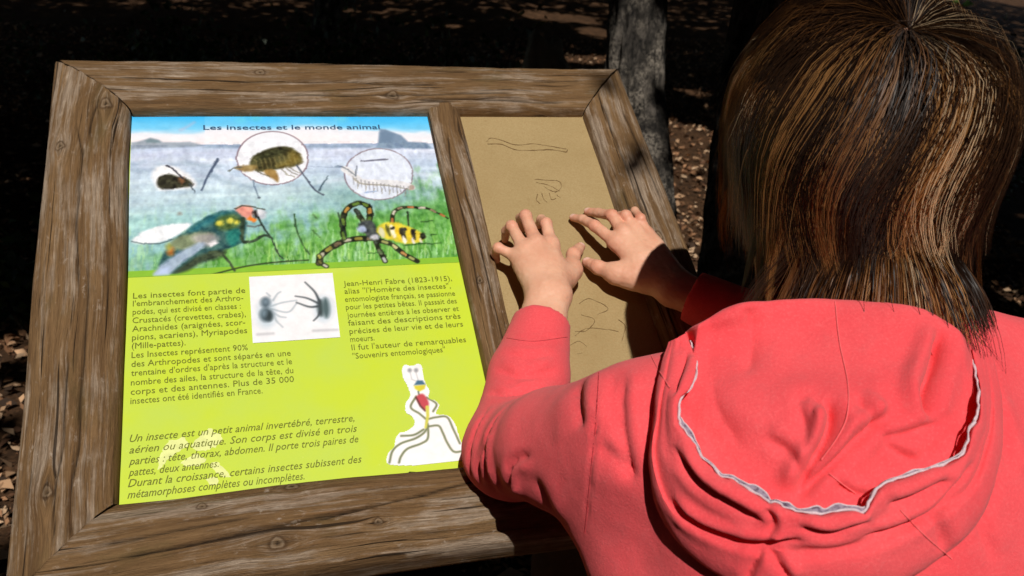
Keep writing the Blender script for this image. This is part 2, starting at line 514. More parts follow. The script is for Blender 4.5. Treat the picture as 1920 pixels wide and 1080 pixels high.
# ---- printed panel -------------------------------------------------------
class Canvas:
    """a flat print: colours computed on a fine grid of the board plane"""
    def __init__(s, u0, u1, v0, v1, step):
        s.u = np.arange(u0, u1 + step * 0.5, step); s.v = np.arange(v0, v1 + step * 0.5, step)
        s.U, s.V = np.meshgrid(s.u, s.v, indexing='ij')
        s.A = np.ones((len(s.u), len(s.v), 3)); s.step = step
        s.al = np.ones((len(s.u), len(s.v)))
        # photo pixel position of each grid point, to measure colour bands
        P = np.stack([s.U, s.V, 0 * s.U], -1) @ Rb.T - Rb @ Cb
        s.px = 960 + FPX * P[..., 0] / P[..., 2]; s.py = 540 + FPX * P[..., 1] / P[..., 2]
    def blend(s, sl, m_, c):
        s.A[sl] = s.A[sl] * (1 - m_[..., None]) + np.asarray(c, float) / 255 * m_[..., None]
    def win(s, Q, pad):
        a = np.searchsorted(s.u, Q[:, 0].min() - pad); b = np.searchsorted(s.u, Q[:, 0].max() + pad)
        c = np.searchsorted(s.v, Q[:, 1].min() - pad); d = np.searchsorted(s.v, Q[:, 1].max() + pad)
        return (slice(a, b), slice(c, d))
    def poly(s, pts, c, op=1.0, soft=1.0, board=False, smooth=0):
        Q = np.array(pts if board else [onboard(*p) for p in pts])
        if smooth: Q = spline(Q, smooth, True)
        w = s.step * soft; sl = s.win(Q, 3 * w)
        U = s.U[sl]; V = s.V[sl]
        if U.size == 0: return
        d = np.full(U.shape, 1e9); ins = np.zeros(U.shape, bool)
        for i in range(len(Q)):
            a = Q[i]; b = Q[(i + 1) % len(Q)]; e = b - a
            t = np.clip(((U - a[0]) * e[0] + (V - a[1]) * e[1]) / (e @ e + 1e-15), 0, 1)
            d = np.minimum(d, (U - a[0] - t * e[0]) ** 2 + (V - a[1] - t * e[1]) ** 2)
            ins ^= ((a[1] > V) != (b[1] > V)) & (U < e[0] * (V - a[1]) / (e[1] if abs(e[1]) > 1e-12 else 1e-12) + a[0])
        d = np.sqrt(d) * np.where(ins, -1, 1)
        s.blend(sl, op * np.clip(0.5 - d / (2 * w), 0, 1), c)
    def line(s, pts, w0, c, op=1.0, w1=None, board=False, smooth=0, soft=1.0):
        Q = np.array(pts if board else [onboard(*p) for p in pts])
        if smooth: Q = spline(Q, smooth)
        w1 = w0 if w1 is None else w1
        k = 1 / 1400.0
        w0 *= k / 2; w1 *= k / 2
        sw = s.step * soft; sl = s.win(Q, max(w0, w1) + 2 * sw)
        U = s.U[sl]; V = s.V[sl]
        if U.size == 0: return
        m_ = np.zeros(U.shape); n = len(Q) - 1
        for i in range(n):
            a = Q[i]; e = Q[i + 1] - a
            t = np.clip(((U - a[0]) * e[0] + (V - a[1]) * e[1]) / (e @ e + 1e-15), 0, 1)
            d = np.sqrt((U - a[0] - t * e[0]) ** 2 + (V - a[1] - t * e[1]) ** 2)
            w = w0 + (w1 - w0) * (i + t) / n
            m_ = np.maximum(m_, np.clip(0.5 - (d - w) / (2 * sw), 0, 1))
        s.blend(sl, op * m_, c)
    def ell(s, cx, cy, rx, ry, c, op=1.0, rot=0, ring=None, soft=1.0, n=40):
        th = np.linspace(0, 2 * np.pi, n, endpoint=False)
        x = rx * np.cos(th); y = ry * np.sin(th); r = math.radians(rot)
        P = np.stack([cx + x * math.cos(r) - y * math.sin(r), cy + x * math.sin(r) + y * math.cos(r)], 1)
        if ring is None: s.poly(P, c, op, soft)
        else: s.line(np.concatenate([P, P[:1]]), ring, c, op)
    def build(s, name, n, mat, parent, mask=None):
        nu, nv = len(s.u), len(s.v)
        Vb = np.stack([s.U, s.V, np.full_like(s.U, n)], -1).reshape(-1, 3)
        F = grid_faces(nu, nv)
        if mask is not None:
            F = F[mask.ravel()[F].all(1)]
            keep = np.unique(F); mp = np.full(len(Vb), -1); mp[keep] = np.arange(len(keep))
            F = mp[F]; Vb = Vb[keep]; col = srgba(s.A.reshape(-1, 3)[keep])
        else: col = srgba(s.A.reshape(-1, 3))
        me = mesh_np(name, B2W(Vb), F, True, cols=col)
        o = obj(name, me, mat); adopt(o, parent); return o

PRINT = mat_vcol('print_ink', 0.42, 0.35, 0.10, 90)
t = NT('print_ground')
v_ = t.coord()
f_ = t.noise(v_, 14, 5, 0.6); f2_ = t.noise(v_, 120, 4, 0.7); f3_ = t.noise(v_, 5, 3, 0.5, 1.5)
yc = t.mix(t.ramp(f_, [(0.35, (0, 0, 0)), (0.7, (1, 1, 1))]), srgb(194, 214, 54), srgb(188, 211, 80))
yc = t.mix(t.ramp(f2_, [(0.68, (0, 0, 0)), (0.8, (0.4,) * 3)]), yc, srgb(226, 232, 150))
yc = t.mix(t.ramp(f3_, [(0.62, (0, 0, 0)), (0.72, (0.25,) * 3)]), yc, srgb(226, 228, 160))
t.color(yc); t.set(Roughness=0.4, Specular_IOR_Level=0.35)
YELLOW = t.m
# the panel with a few chips along its lower edge
pe = [(-0.012, 0.0)]
low = []
for (px, py) in [(224, 952), (300, 946), (330, 940), (345, 934), (385, 933), (400, 936), (520, 921), (640, 907), (668, 900), (690, 902), (720, 894), (760, 890), (768, 884), (800, 886), (830, 880), (865, 878)]:
    low.append(onboard(px, py))
pts = [(-0.004, low[0][1])] + low + [(D2 - 0.01, low[-1][1] - 0.002), (D2 - 0.01, HH + 0.004), (-0.004, HH + 0.004)]
panel = prism('printed_panel', pts, -0.002, 0.0, YELLOW, lect)
panel['label'] = 'yellow green printed panel about insects'

def shade(c1, c2, t_): return np.asarray(c1) * (1 - t_)[..., None] + np.asarray(c2) * t_[..., None]
def sm(a, b, x):
    t_ = np.clip((x - a) / (b - a), 0, 1); return t_ * t_ * (3 - 2 * t_)
def ramp_np(x, stops):
    xs = [s_[0] for s_ in stops]; return np.stack([np.interp(x, xs, [s_[1][i] for s_ in stops]) for i in range(3)], -1)

v_lo = onboard(236, 521)[1]
cv = Canvas(0.0, D1 + 0.006, v_lo, HH, 0.00095)
X, Y = cv.px, cv.py
# photo rows follow the panel: use the print's own height, scaled to the left edge's pixel rows
hv = (HH - cv.V) / (HH - v_lo)              # 0 top .. 1 bottom
yy = 219 + 302 * np.interp(hv, [0, 1], [0, 1]) # nominal row
vrow = lambda px, py: (HH - onboard(px, py)[1]) / (HH - v_lo)
N1 = fbm(np.stack([cv.U * 18, cv.V * 60, 0 * cv.U], -1), 31, 4)
N2 = fbm(np.stack([cv.U * 160, cv.V * 40, 0 * cv.U], -1), 37, 3)
N3 = fbm(np.stack([cv.U * 45, cv.V * 45, 0 * cv.U], -1), 41, 4)
N4 = fbm(np.stack([cv.U * 10, cv.V * 150, 0 * cv.U], -1), 43, 3)
r_hor = vrow(600, 270); r_mid = vrow(560, 380); r_grass = vrow(560, 430)
sky_c = ramp_np(hv + 0.018 * N1 + 0.02 * (np.abs(cv.U / D1 - 0.45) < 0.22), [(0, (58, 182, 246)), (r_hor * 0.42, (120, 206, 250)), (r_hor * 0.6, (232, 236, 248)), (r_hor * 0.95, (250, 240, 246)), (r_hor, (240, 238, 246))])
sea_c = ramp_np(hv + 0.02 * N1, [(r_hor, (160, 178, 208)), (r_hor + 0.02, (176, 192, 222)), (r_hor + 0.05, (210, 218, 242)), (r_hor + 0.15, (192, 208, 232)), (r_mid - 0.02, (192, 216, 228)), (r_mid + 0.1, (158, 202, 204)), (1, (138, 188, 194))])
A = np.where((hv < r_hor)[..., None], sky_c, sea_c)
A = A + (N4 * 14 * (hv > r_hor))[..., None] * np.array([1, 0.9, 0.7]) + (N3 * 9 * (hv > r_hor))[..., None]
# green bank on the right and at the bottom
gm = sm(0.0, 0.25, (hv - 0.62) + 0.42 * (cv.U / D1 - 0.5) + 0.10 * N3 + 0.05 * N2) * sm(0.02, 0.4, cv.U / D1 + 0.5 * (hv - 0.6))
gcol = shade((124, 184, 92), (70, 140, 46), np.clip(0.5 + 0.7 * N2, 0, 1))
A = A * (1 - gm[..., None]) + gcol * gm[..., None]
gm2 = sm(0.25, 0.62, N2) * sm(0.5, 0.9, hv)
A = A * (1 - 0.5 * gm2[..., None]) + np.array([178, 222, 170]) * 0.5 * gm2[..., None]
teal = np.exp(-((X - 700) / 130) ** 2 - ((Y - 370) / 26) ** 2) * 0.7
A = A * (1 - teal[..., None]) + np.array([112, 162, 158]) * teal[..., None]
cv.A = np.clip(A, 0, 255) / 255
# coast and cliff
cv.poly([(708, 271), (712, 242), (722, 243), (752, 254), (765, 266), (800, 268), (812, 279), (700, 279)], (126, 148, 176), 1, 2)
cv.poly([(712, 250), (722, 245), (740, 252), (735, 268), (714, 268)], (104, 128, 156), 0.7, 3)
cv.poly([(390, 273), (560, 274), (700, 272), (700, 277), (380, 278)], (140, 160, 186), 0.7, 2)
cv.poly([(246, 268), (258, 266), (272, 262), (282, 259), (296, 262), (306, 267), (340, 267), (356, 266), (374, 271), (380, 275), (246, 280)], (150, 162, 178), 0.9, 2)
cv.poly([(272, 264), (282, 260), (298, 264), (300, 268), (276, 268)], (112, 136, 146), 0.8, 2)
for (a, b, c, d) in [(255, 320, 300, 318), (300, 310, 340, 305), (350, 305, 420, 312), (330, 335, 380, 340), (450, 350, 520, 345), (690, 330, 800, 335), (245, 308, 270, 303), (400, 330, 440, 345), (590, 350, 640, 345)]:
    cv.line([(a, b), ((a + c) / 2, (b + d) / 2 + 3), (c, d)], 9, (142, 164, 186), 0.55, 3, smooth=12, soft=4)
    cv.line([(a + 8, b - 9), (c + 6, d - 8)], 6, (214, 222, 240), 0.6, 3, soft=4)
# grass blades
gr = np.random.default_rng(5)
for k in range(230):
    x = gr.uniform(500, 860); y = gr.uniform(455, 512) if x > 600 else gr.uniform(475, 512)
    h = gr.uniform(14, 42); lean = gr.normal(0, 4)
    c = [(184, 228, 184), (150, 206, 96), (88, 156, 52), (58, 122, 36), (200, 232, 150)][gr.integers(5)]
    cv.line([(x, y), (x + lean * 0.4, y - h * 0.5), (x + lean, y - h)], gr.uniform(2, 4.5), c, gr.uniform(0.3, 0.7), 1)
for k in range(60):
    x = gr.uniform(250, 560); y = gr.uniform(400, 505)
    cv.line([(x, y), (x + gr.normal(0, 3), y - gr.uniform(8, 22))], gr.uniform(3, 7), [(150, 186, 206), (172, 204, 214), (128, 172, 178)][gr.integers(3)], 0.4, 2, soft=3)
# solid green band under the picture
vb = onboard(240, 511)[1]
cv.A[:, cv.v < vb + 0.0012] = np.array([136, 188, 52]) / 255
# -- bug in the white halo
cv.poly([(285, 330), (292, 316), (312, 310), (335, 316), (352, 326), (366, 342), (364, 352), (340, 355), (312, 358), (296, 356)], (246, 246, 252), 0.95, 3, smooth=50)
cv.poly([(294, 342), (302, 331), (318, 327), (336, 332), (350, 335), (361, 344), (357, 350), (340, 352), (318, 356), (300, 354)], (42, 40, 28), 1, 2, smooth=50)
cv.poly([(334, 334), (345, 332), (346, 340), (340, 346), (336, 342)], (132, 92, 62), 0.9, 2)
cv.line([(314, 311), (330, 322), (343, 335)], 3.5, (40, 40, 52), 1, 3)
cv.line([(355, 345), (361, 355), (365, 362)], 3, (60, 70, 76), 0.9, 1)
cv.line([(378, 358), (390, 330), (402, 310), (409, 299)], 3, (62, 76, 104), 0.9, 6)
# -- ringed beetle
cv.ell(511, 297, 67, 50, (238, 240, 250), 1)
cv.ell(511, 297, 67, 50, (120, 92, 104), 0.9, ring=2.4)
cv.poly([(468, 308), (474, 294), (488, 286), (510, 278), (535, 275), (552, 281), (564, 293), (566, 304), (556, 311), (530, 316), (505, 321), (486, 321), (474, 316)], (70, 66, 36), 1, 2, smooth=60)
cv.poly([(545, 284), (560, 290), (564, 302), (554, 309), (530, 314), (520, 310), (538, 300)], (138, 118, 52), 0.8, 5, smooth=30)
cv.poly([(480, 292), (512, 279), (538, 279), (530, 288), (500, 298), (480, 304)], (46, 48, 26), 0.8, 4, smooth=30)
for k in range(9):
    x = 478 + k * 9
    cv.line([(x, 300 - k * 1.2), (x + 6, 318 - k)], 2, (160, 146, 92), 0.55, 1, soft=1.5)
cv.poly([(438, 314), (455, 311), (478, 310), (482, 317), (470, 322), (452, 320)], (148, 122, 70), 0.9, 2, smooth=30)
cv.line([(428, 322), (436, 315), (452, 314)], 3, (96, 100, 96), 0.9, 3)
cv.poly([(495, 320), (512, 318), (522, 330), (521, 342), (512, 336), (500, 330)], (150, 116, 60), 0.95, 2, smooth=30)
cv.line([(482, 318), (490, 326), (505, 332)], 3, (84, 76, 50), 0.9, 2)
for dx in (0, 10, 18):
    cv.line([(528 + dx * 0.8, 318 - dx * 0.2), (540 + dx, 328 - dx * 0.3), (552 + dx * 0.6, 332 - dx * 0.4)], 2.2, (130, 124, 104), 0.85, 1.5)
cv.line([(556, 310), (575, 336), (590, 356), (606, 366)], 3, (70, 78, 96), 0.95, 3.5, smooth=20)
cv.line([(599, 357), (606, 344), (615, 330)], 5, (84, 104, 116), 0.9, 1.5)
cv.line([(475, 340), (478, 352), (484, 368)], 3, (92, 110, 132), 0.8, 2)
cv.ell(486, 371, 3, 2, (84, 96, 110), 0.9)
# -- ringed larva
cv.ell(710, 327, 64, 48, (222, 230, 248), 1)
cv.ell(710, 327, 64, 48, (128, 108, 118), 0.9, ring=2.4)
cv.line([(678, 303), (700, 301), (727, 299)], 3.5, (104, 104, 122), 0.95, 4.5)
cv.line([(648, 318), (660, 326), (676, 340), (700, 343), (730, 343), (755, 346), (772, 352)], 17, (226, 226, 232), 1, 13, smooth=40)
cv.line([(664, 336), (680, 345), (710, 347), (740, 350), (768, 356)], 3, (142, 136, 120), 0.8, 3, smooth=30)
for k in range(15):
    x = 662 + k * 7.4; y = 334 + 8 * (1 - math.exp(-k / 2.5)) + k * 0.75
    cv.line([(x, y - 2), (x + 1.5, y + 12)], 2, (134, 132, 140), 0.8, 1.2)
    if k % 2: cv.line([(x + 3, y + 8), (x + 1, y + 17)], 1.8, (148, 140, 120), 0.7, 1)
cv.line([(641, 313), (652, 318), (666, 330)], 3, (118, 126, 134), 0.9, 3)
cv.line([(668, 331), (669, 312)], 4, (96, 104, 122), 0.9, 2)
cv.line([(582, 312), (630, 315)], 1.5, (140, 156, 184), 0.7); cv.ell(634, 313, 7, 2, (120, 138, 164), 0.8)
cv.ell(772, 352, 5, 5, (156, 132, 120), 0.8)
cv.line([(684, 361), (705, 358)], 3, (150, 172, 212), 0.8)
# -- big fly
cv.poly([(247, 452), (262, 438), (290, 427), (330, 419), (356, 420), (342, 436), (310, 452), (280, 458), (256, 457)], (240, 244, 252), 1, 2, smooth=60)
cv.line([(247, 453), (270, 458), (300, 457), (325, 449)], 2.5, (70, 90, 96), 0.8)
cv.poly([(300, 502), (306, 478), (326, 452), (352, 430), (385, 408), (415, 397), (442, 396), (455, 404), (462, 420), (458, 450), (440, 462), (420, 470), (400, 484), (370, 494), (345, 508), (318, 514)], (52, 92, 92), 1, 2, smooth=80)
cv.poly([(352, 432), (390, 408), (420, 398), (438, 398), (420, 410), (395, 420), (368, 434)], (40, 110, 122), 0.9, 4, smooth=40)
cv.poly([(408, 410), (432, 402), (448, 408), (450, 424), (430, 432), (408, 428)], (74, 98, 44), 0.9, 4, smooth=40)
for (x, y, rx, ry) in [(413, 419, 7, 5), (432, 415, 7, 5), (444, 417, 4, 4)]: cv.ell(x, y, rx, ry, (222, 214, 84), 0.95, soft=2)
cv.poly([(426, 436), (446, 430), (450, 448), (438, 462), (426, 455)], (28, 116, 108), 0.95, 3, smooth=30)
cv.poly([(328, 448), (360, 438), (390, 436), (402, 440), (392, 452), (370, 462), (348, 470), (330, 468), (316, 478), (312, 466)], (132, 140, 104), 0.85, 3, smooth=40)
cv.poly([(360, 444), (395, 438), (410, 448), (396, 460), (376, 462)], (176, 170, 172), 0.8, 4, smooth=30)
cv.poly([(388, 456), (404, 451), (410, 456), (395, 464)], (236, 230, 236), 0.95, 2)
cv.poly([(288, 516), (298, 502), (318, 486), (342, 470), (372, 456), (384, 458), (366, 476), (340, 494), (318, 514)], (164, 182, 206), 0.95, 2.5, smooth=50)
cv.poly([(290, 516), (302, 504), (318, 500), (316, 515)], (190, 208, 246), 0.9, 3)
cv.poly([(326, 512), (350, 494), (372, 480), (400, 472), (424, 470), (412, 484), (380, 492), (352, 508)], (54, 66, 46), 0.95, 3, smooth=40)
cv.ell(322, 472, 6, 8, (196, 116, 42), 0.8, 20, soft=3); cv.ell(316, 462, 5, 6, (176, 170, 60), 0.7, soft=3)
cv.poly([(442, 392), (452, 386), (470, 387), (476, 398), (470, 412), (458, 408), (446, 400)], (226, 150, 136), 1, 2, smooth=40)
cv.poly([(462, 412), (470, 405), (482, 412), (478, 417)], (222, 116, 34), 1, 1.5)
cv.ell(489, 402, 10, 10, (196, 204, 214), 1, soft=2); cv.ell(487, 399, 6, 5, (240, 240, 248), 0.9, soft=2)
cv.poly([(474, 396), (481, 394), (484, 408), (478, 410)], (44, 36, 32), 1, 2)
cv.line([(442, 392), (454, 386), (474, 388), (496, 393)], 3, (62, 64, 52), 0.9, 3)
cv.line([(464, 424), (476, 426), (490, 422)], 4, (86, 96, 100), 0.9)
cv.line([(484, 408), (496, 430), (510, 448), (518, 470), (530, 485)], 4, (40, 54, 44), 0.95, 2.5, smooth=30)
cv.line([(456, 410), (454, 436), (456, 454), (476, 452), (494, 442), (506, 444)], 7, (50, 68, 50), 0.95, 5, smooth=30)
cv.line([(394, 474), (412, 474), (428, 490), (440, 508)], 6, (62, 76, 52), 0.95, 4, smooth=20)
cv.ell(337, 401, 4, 3, (132, 122, 116), 0.7, soft=2)
# -- wasp spider
cv.line([(552, 402), (556, 430), (566, 455), (580, 476)], 3, (46, 76, 40), 0.9, 2.5, smooth=20)
cv.line([(578, 488), (520, 492), (460, 500), (400, 515), (355, 528), (316, 542)], 2.5, (46, 62, 32), 0.95, 4, smooth=40)
cv.line([(588, 403), (594, 410)], 3, (70, 100, 62), 0.7); cv.line([(586, 432), (600, 446)], 3, (62, 100, 52), 0.7)
def banded(pts, w, cols, n=14, w1=None):
    Q = spline(np.array(pts, float), n * 4)
    cv.line(Q, w + 2, (34, 40, 22), 1, w1)
    for k in range(n):
        seg = Q[k * 4:k * 4 + 4]; c = cols[k % len(cols)]
        if c is not None and len(seg) > 2: cv.line(seg, w * 0.72, c, 0.9)
YB = [(190, 186, 88), None, (120, 112, 60), None, (214, 210, 196), None]
banded([(700, 447), (670, 448), (645, 452), (622, 464), (604, 478), (598, 494)], 10, [(128, 108, 84), None, (150, 140, 60), None, (196, 190, 170), None], 13)
banded([(598, 480), (600, 492), (612, 500)], 7, YB, 5)
banded([(645, 446), (642, 418), (650, 392), (672, 382), (690, 388), (694, 404), (688, 425)], 9, [(96, 128, 48), None, (110, 140, 54), None, (200, 150, 70), None], 14)
banded([(735, 418), (738, 400), (752, 390), (775, 389), (800, 391), (822, 400), (840, 410)], 7, [(196, 120, 70), None, (206, 200, 186), None, (170, 150, 120), None], 14, 3)
banded([(668, 395), (684, 420), (698, 440), (712, 470), (722, 490)], 8, [(70, 80, 72), None, (110, 120, 90), None, (200, 204, 206), None], 11)
banded([(708, 450), (736, 460), (760, 478), (782, 490)], 8, [None, (180, 180, 110), None, (214, 206, 150), None, (206, 150, 90)], 9)
cv.line([(634, 400), (640, 420), (650, 446)], 3, (32, 48, 40), 0.95)
cv.line([(764, 398), (766, 425)], 4, (30, 38, 22), 0.95, 3)
cv.poly([(672, 424), (680, 416), (696, 414), (708, 432), (712, 444), (700, 450), (686, 442)], (66, 72, 74), 1, 2, smooth=30)
cv.ell(678, 431, 8, 7, (176, 190, 222), 0.95, soft=2); cv.ell(702, 445, 8, 5, (206, 206, 216), 0.95, -10, soft=2)
cv.poly([(706, 432), (716, 420), (738, 416), (762, 423), (784, 434), (796, 443), (790, 453), (764, 458), (738, 452), (718, 446)], (220, 204, 60), 1, 2, smooth=50)
for (x, y, rx, ry, c) in [(716, 436, 5, 11, (222, 220, 186)), (728, 432, 4, 12, (90, 90, 40)), (736, 434, 4, 14, (246, 236, 210)), (746, 436, 4, 16, (240, 200, 40)), (755, 440, 5, 13, (40, 36, 28)), (757, 450, 4, 8, (248, 244, 232)), (766, 440, 4, 14, (236, 206, 50)), (775, 440, 4, 10, (36, 32, 28)), (775, 452, 3, 6, (224, 218, 230)), (784, 445, 3, 10, (226, 200, 60)), (793, 443, 6, 6, (26, 30, 22)), (789, 452, 2.5, 5, (230, 226, 216)), (735, 428, 4, 3, (30, 30, 26)), (757, 430, 5, 4, (40, 38, 40)), (776, 433, 4, 3, (30, 28, 28))]:
    cv.ell(x, y, rx, ry, c, 0.95, -18, soft=1.5)
for (a, b, c_, d) in [(790, 417, 812, 415), (808, 440, 818, 440), (760, 460, 826, 456), (690, 475, 720, 473)]:
    cv.line([(a, b), (c_, d)], 3.5, (44, 84, 34), 0.8, 2)
# brush texture
bt_ = fbm(np.stack([cv.U * 210, cv.V * 130, 0 * cv.U], -1), 91, 3) * (hv > r_hor * 0.9) * (hv < 0.955)
cv.A = np.clip(cv.A * (1 + 0.05 * bt_[..., None]), 0, 1)
# blotches of the sky on the title line
for (x, y, c) in [(452, 226, (110, 214, 240)), (480, 222, (96, 206, 220)), (640, 224, (120, 210, 230))]: cv.ell(x, y, 10, 5, c, 0.6, soft=5)
cv.line([(340, 244), (352, 238), (364, 230)], 6, (190, 184, 214), 0.6, 3, soft=3)
wi = np.arange(len(cv.u))[:, None] + 0.8 * fbm(np.stack([cv.U * 130, cv.V * 130, 0 * cv.U], -1), 101, 2); wj = np.arange(len(cv.v))[None] + 0.8 * fbm(np.stack([cv.U * 130, cv.V * 130, 0 * cv.U + 9], -1), 103, 2)
warp = cv.A[np.clip(np.rint(wi), 0, len(cv.u) - 1).astype(int), np.clip(np.rint(wj), 0, len(cv.v) - 1).astype(int)]
dab = 0.10 * fbm(np.stack([cv.U * 170, cv.V * 170, 0 * cv.U + 3], -1), 107, 3)
lum = warp.mean(-1)
cv.A = np.where(((hv > r_hor) & (hv < 0.955))[..., None], np.clip(warp + (dab * np.clip(1.15 - lum, 0.15, 1))[..., None] * np.array([1.0, 1.05, 0.8]), 0, 1), cv.A)
pic = cv.build('landscape_print', 0.0005, PRINT, panel)

# -- white card with two insect sketches
q = np.array([onboard(*p) for p in [(469, 520), (624, 514), (636, 633), (474, 642)]])
cc = Canvas(q[:, 0].min(), q[:, 0].max(), q[:, 1].min(), q[:, 1].max(), 0.00095)
cc.A[:] = np.array([240, 240, 246]) / 255
cc.A += 0.012 * fbm(np.stack([cc.U * 90, cc.V * 90, 0 * cc.U], -1), 3, 3)[..., None]
for (x, y, rx, ry) in [(499, 578, 12, 14), (500, 597, 14, 16), (607, 580, 14, 22)]: cc.ell(x, y, rx + 4, ry + 3, (190, 208, 224), 0.7, soft=5)
cc.ell(498, 568, 9, 10, (84, 100, 112), 1, soft=3); cc.ell(499, 591, 12, 13, (74, 90, 100), 1, soft=3); cc.ell(505, 594, 6, 9, (42, 54, 58), 0.9, soft=3)
cc.ell(498, 566, 5, 4, (130, 150, 166), 0.7, soft=3); cc.ell(495, 588, 5, 6, (128, 150, 166), 0.7, soft=3)
for P_ in [[(508, 575), (530, 568), (556, 564)], [(508, 580), (540, 586), (556, 570)], [(512, 564), (520, 552), (526, 548)], [(514, 590), (518, 602), (530, 614)], [(512, 586), (524, 594), (536, 596)], [(506, 556), (500, 550)]]:
    cc.line(P_, 2.5, (150, 164, 176), 0.85, 1.5, smooth=14, soft=1.5)
cc.ell(601, 578, 6, 16, (58, 72, 74), 1, -4, soft=2.5); cc.ell(611, 578, 7, 19, (80, 100, 104), 1, -4, soft=3)
for P_, w in [([(599, 566), (590, 548), (572, 530)], 4.5), ([(598, 570), (576, 560), (554, 556)], 4), ([(598, 575), (580, 576), (556, 568)], 4.5), ([(600, 585), (596, 594), (588, 602)], 4)]:
    cc.line(P_, w, (62, 70, 76), 0.95, w * 0.5, smooth=14, soft=1.2)
cc.line([(483, 628), (512, 626)], 4, (150, 150, 158), 0.5, soft=2); cc.line([(588, 621), (632, 619)], 4, (150, 150, 158), 0.5, soft=2)
cc.build('photo_card', 0.0009, PRINT, panel)

# -- white sticker with a spindly drawn insect
outl = [(728, 872), (724, 858), (730, 846), (738, 838), (741, 822), (748, 812), (762, 808), (776, 796), (772, 782), (760, 774), (760, 756), (768, 742), (762, 722), (756, 712), (753, 694), (758, 684), (772, 686), (784, 682), (792, 688), (794, 706), (800, 722), (806, 734), (804, 746), (818, 752), (824, 762), (818, 776), (836, 778), (846, 784), (856, 800), (862, 822), (872, 842), (880, 860), (850, 866), (800, 872), (770, 874)]
qo = np.array([onboard(*p) for p in outl])
cs = Canvas(qo[:, 0].min() - 0.002, qo[:, 0].max() + 0.002, qo[:, 1].min() - 0.002, qo[:, 1].max() + 0.002, 0.0009)
cs.A[:] = 1.0
cs.poly(outl, (1, 1, 1), 1, 1, smooth=140)
mask_s = cs.A[..., 0] < 0.5
cs.A[:] = np.array([243, 243, 246]) / 255
cs.A += 0.01 * fbm(np.stack([cs.U * 90, cs.V * 90, 0 * cs.U], -1), 3, 3)[..., None]
LG = (112, 120, 84)
for P_ in [[(800, 790), (798, 808), (780, 822), (752, 832), (736, 846), (730, 868)], [(802, 796), (802, 822), (790, 832), (764, 842), (752, 856), (748, 868)], [(794, 806), (776, 816), (752, 818)], [(804, 786), (818, 783), (838, 783), (850, 806), (862, 832)], [(804, 800), (822, 799), (830, 812), (838, 830), (850, 847), (866, 847)],
           [(780, 744), (770, 764), (786, 776), (798, 786)], [(800, 746), (818, 758), (812, 772)]]:
    cs.line(P_, 3.4, LG, 0.95, 3.4, smooth=40)
cs.ell(768, 695, 4, 4, (150, 152, 158), 0.9, soft=1.5); cs.ell(780, 695, 4, 4, (150, 152, 158), 0.9, soft=1.5)
cs.line([(769, 700), (772, 712), (782, 716)], 1.5, (176, 178, 184), 0.8); cs.line([(780, 700), (784, 714)], 1.5, (176, 178, 184), 0.8)
cs.poly([(776, 723), (782, 714), (792, 714), (798, 722)], (70, 110, 140), 1, 1.2)
cs.poly([(776, 724), (798, 722), (796, 730), (786, 735), (778, 730)], (214, 204, 58), 1, 1.2)
cs.line([(784, 735), (786, 742)], 2.5, (90, 110, 90), 1)
cs.poly([(780, 746), (790, 739), (798, 744), (804, 758), (798, 770), (788, 762)], (196, 74, 84), 1, 1.5, smooth=24)
cs.line([(780, 746), (788, 762), (797, 771)], 3, (86, 44, 44), 0.9)
cs.line([(801, 764), (802, 780), (798, 802)], 6, (208, 206, 88), 1, 4)
cs.build('insect_sticker', 0.0009, PRINT, panel, mask_s)

# ---- lettering
INK = mat_plain('dark_ink', srgb(104, 108, 30), 0.5, 0.2, 200)
INKB = mat_plain('blue_ink', srgb(48, 84, 120), 0.5, 0.1, 200)
GREYINK = mat_plain('grey_ink', srgb(130, 130, 140), 0.5, 0.1, 200)
_fc = [0]
def textline(txt, p0, p1x, size, mat, name='text_line', bold=0.0, shear=0.0, n=0.0006, parent=None):
    cu = bpy.data.curves.new('txt', 'FONT'); cu.body = txt; cu.size = 1.0; cu.offset = bold; cu.shear = shear; cu.resolution_u = 2
    o = bpy.data.objects.new('txt', cu); COL.objects.link(o)
    dg = bpy.context.evaluated_depsgraph_get()
    me = bpy.data.meshes.new_from_object(o.evaluated_get(dg))
    bpy.data.objects.remove(o, do_unlink=True)
    co = np.empty(len(me.vertices) * 3, np.float32); me.vertices.foreach_get('co', co); co = co.reshape(-1, 3)
    x0, x1 = co[:, 0].min(), co[:, 0].max()
    u0, v0 = onboard(*p0, n); u1, _ = onboard(p1x[0], p1x[1], n)
    out = np.stack([u0 + (co[:, 0] - x0) / (x1 - x0) * (u1 - u0), v0 + co[:, 1] * size, np.full(len(co), n)], 1)
    me.vertices.foreach_set('co', B2W(out).astype(np.float32).ravel()); me.update()
    me.name = name
    t_ = obj(name, me, mat); adopt(t_, parent or panel); return t_
def cr(ox, oy, s_): return lambda x, y: (ox + x / s_, oy + y / s_)
c1 = cr(220, 200, 2.8235)
textline('Les insectes et le monde animal', c1(455, 122), c1(1390, 116), 0.0125, INKB, 'title', 0.012, n=0.0010)
c5 = cr(230, 520, 4.153)
L1 = ['Les insectes font partie de', "l'embranchement des Arthro-", 'podes, qui est divisé en classes :', 'Crustacés (crevettes, crabes),', 'Arachnides (araignées, scor-', 'pions, acariens), Myriapodes', '(Mille-pattes).', 'Les Insectes représentent 90%', 'des Arthropodes et sont séparés en une', "trentaine d'ordres d'après la structure et le", 'nombre des ailes, la structure de la tête, du', 'corps et des antennes. Plus de 35 000', 'insectes ont été identifiés en France.']
ys = [165, 225, 290, 357, 423, 490, 556, 628, 698, 768, 842, 915, 987]
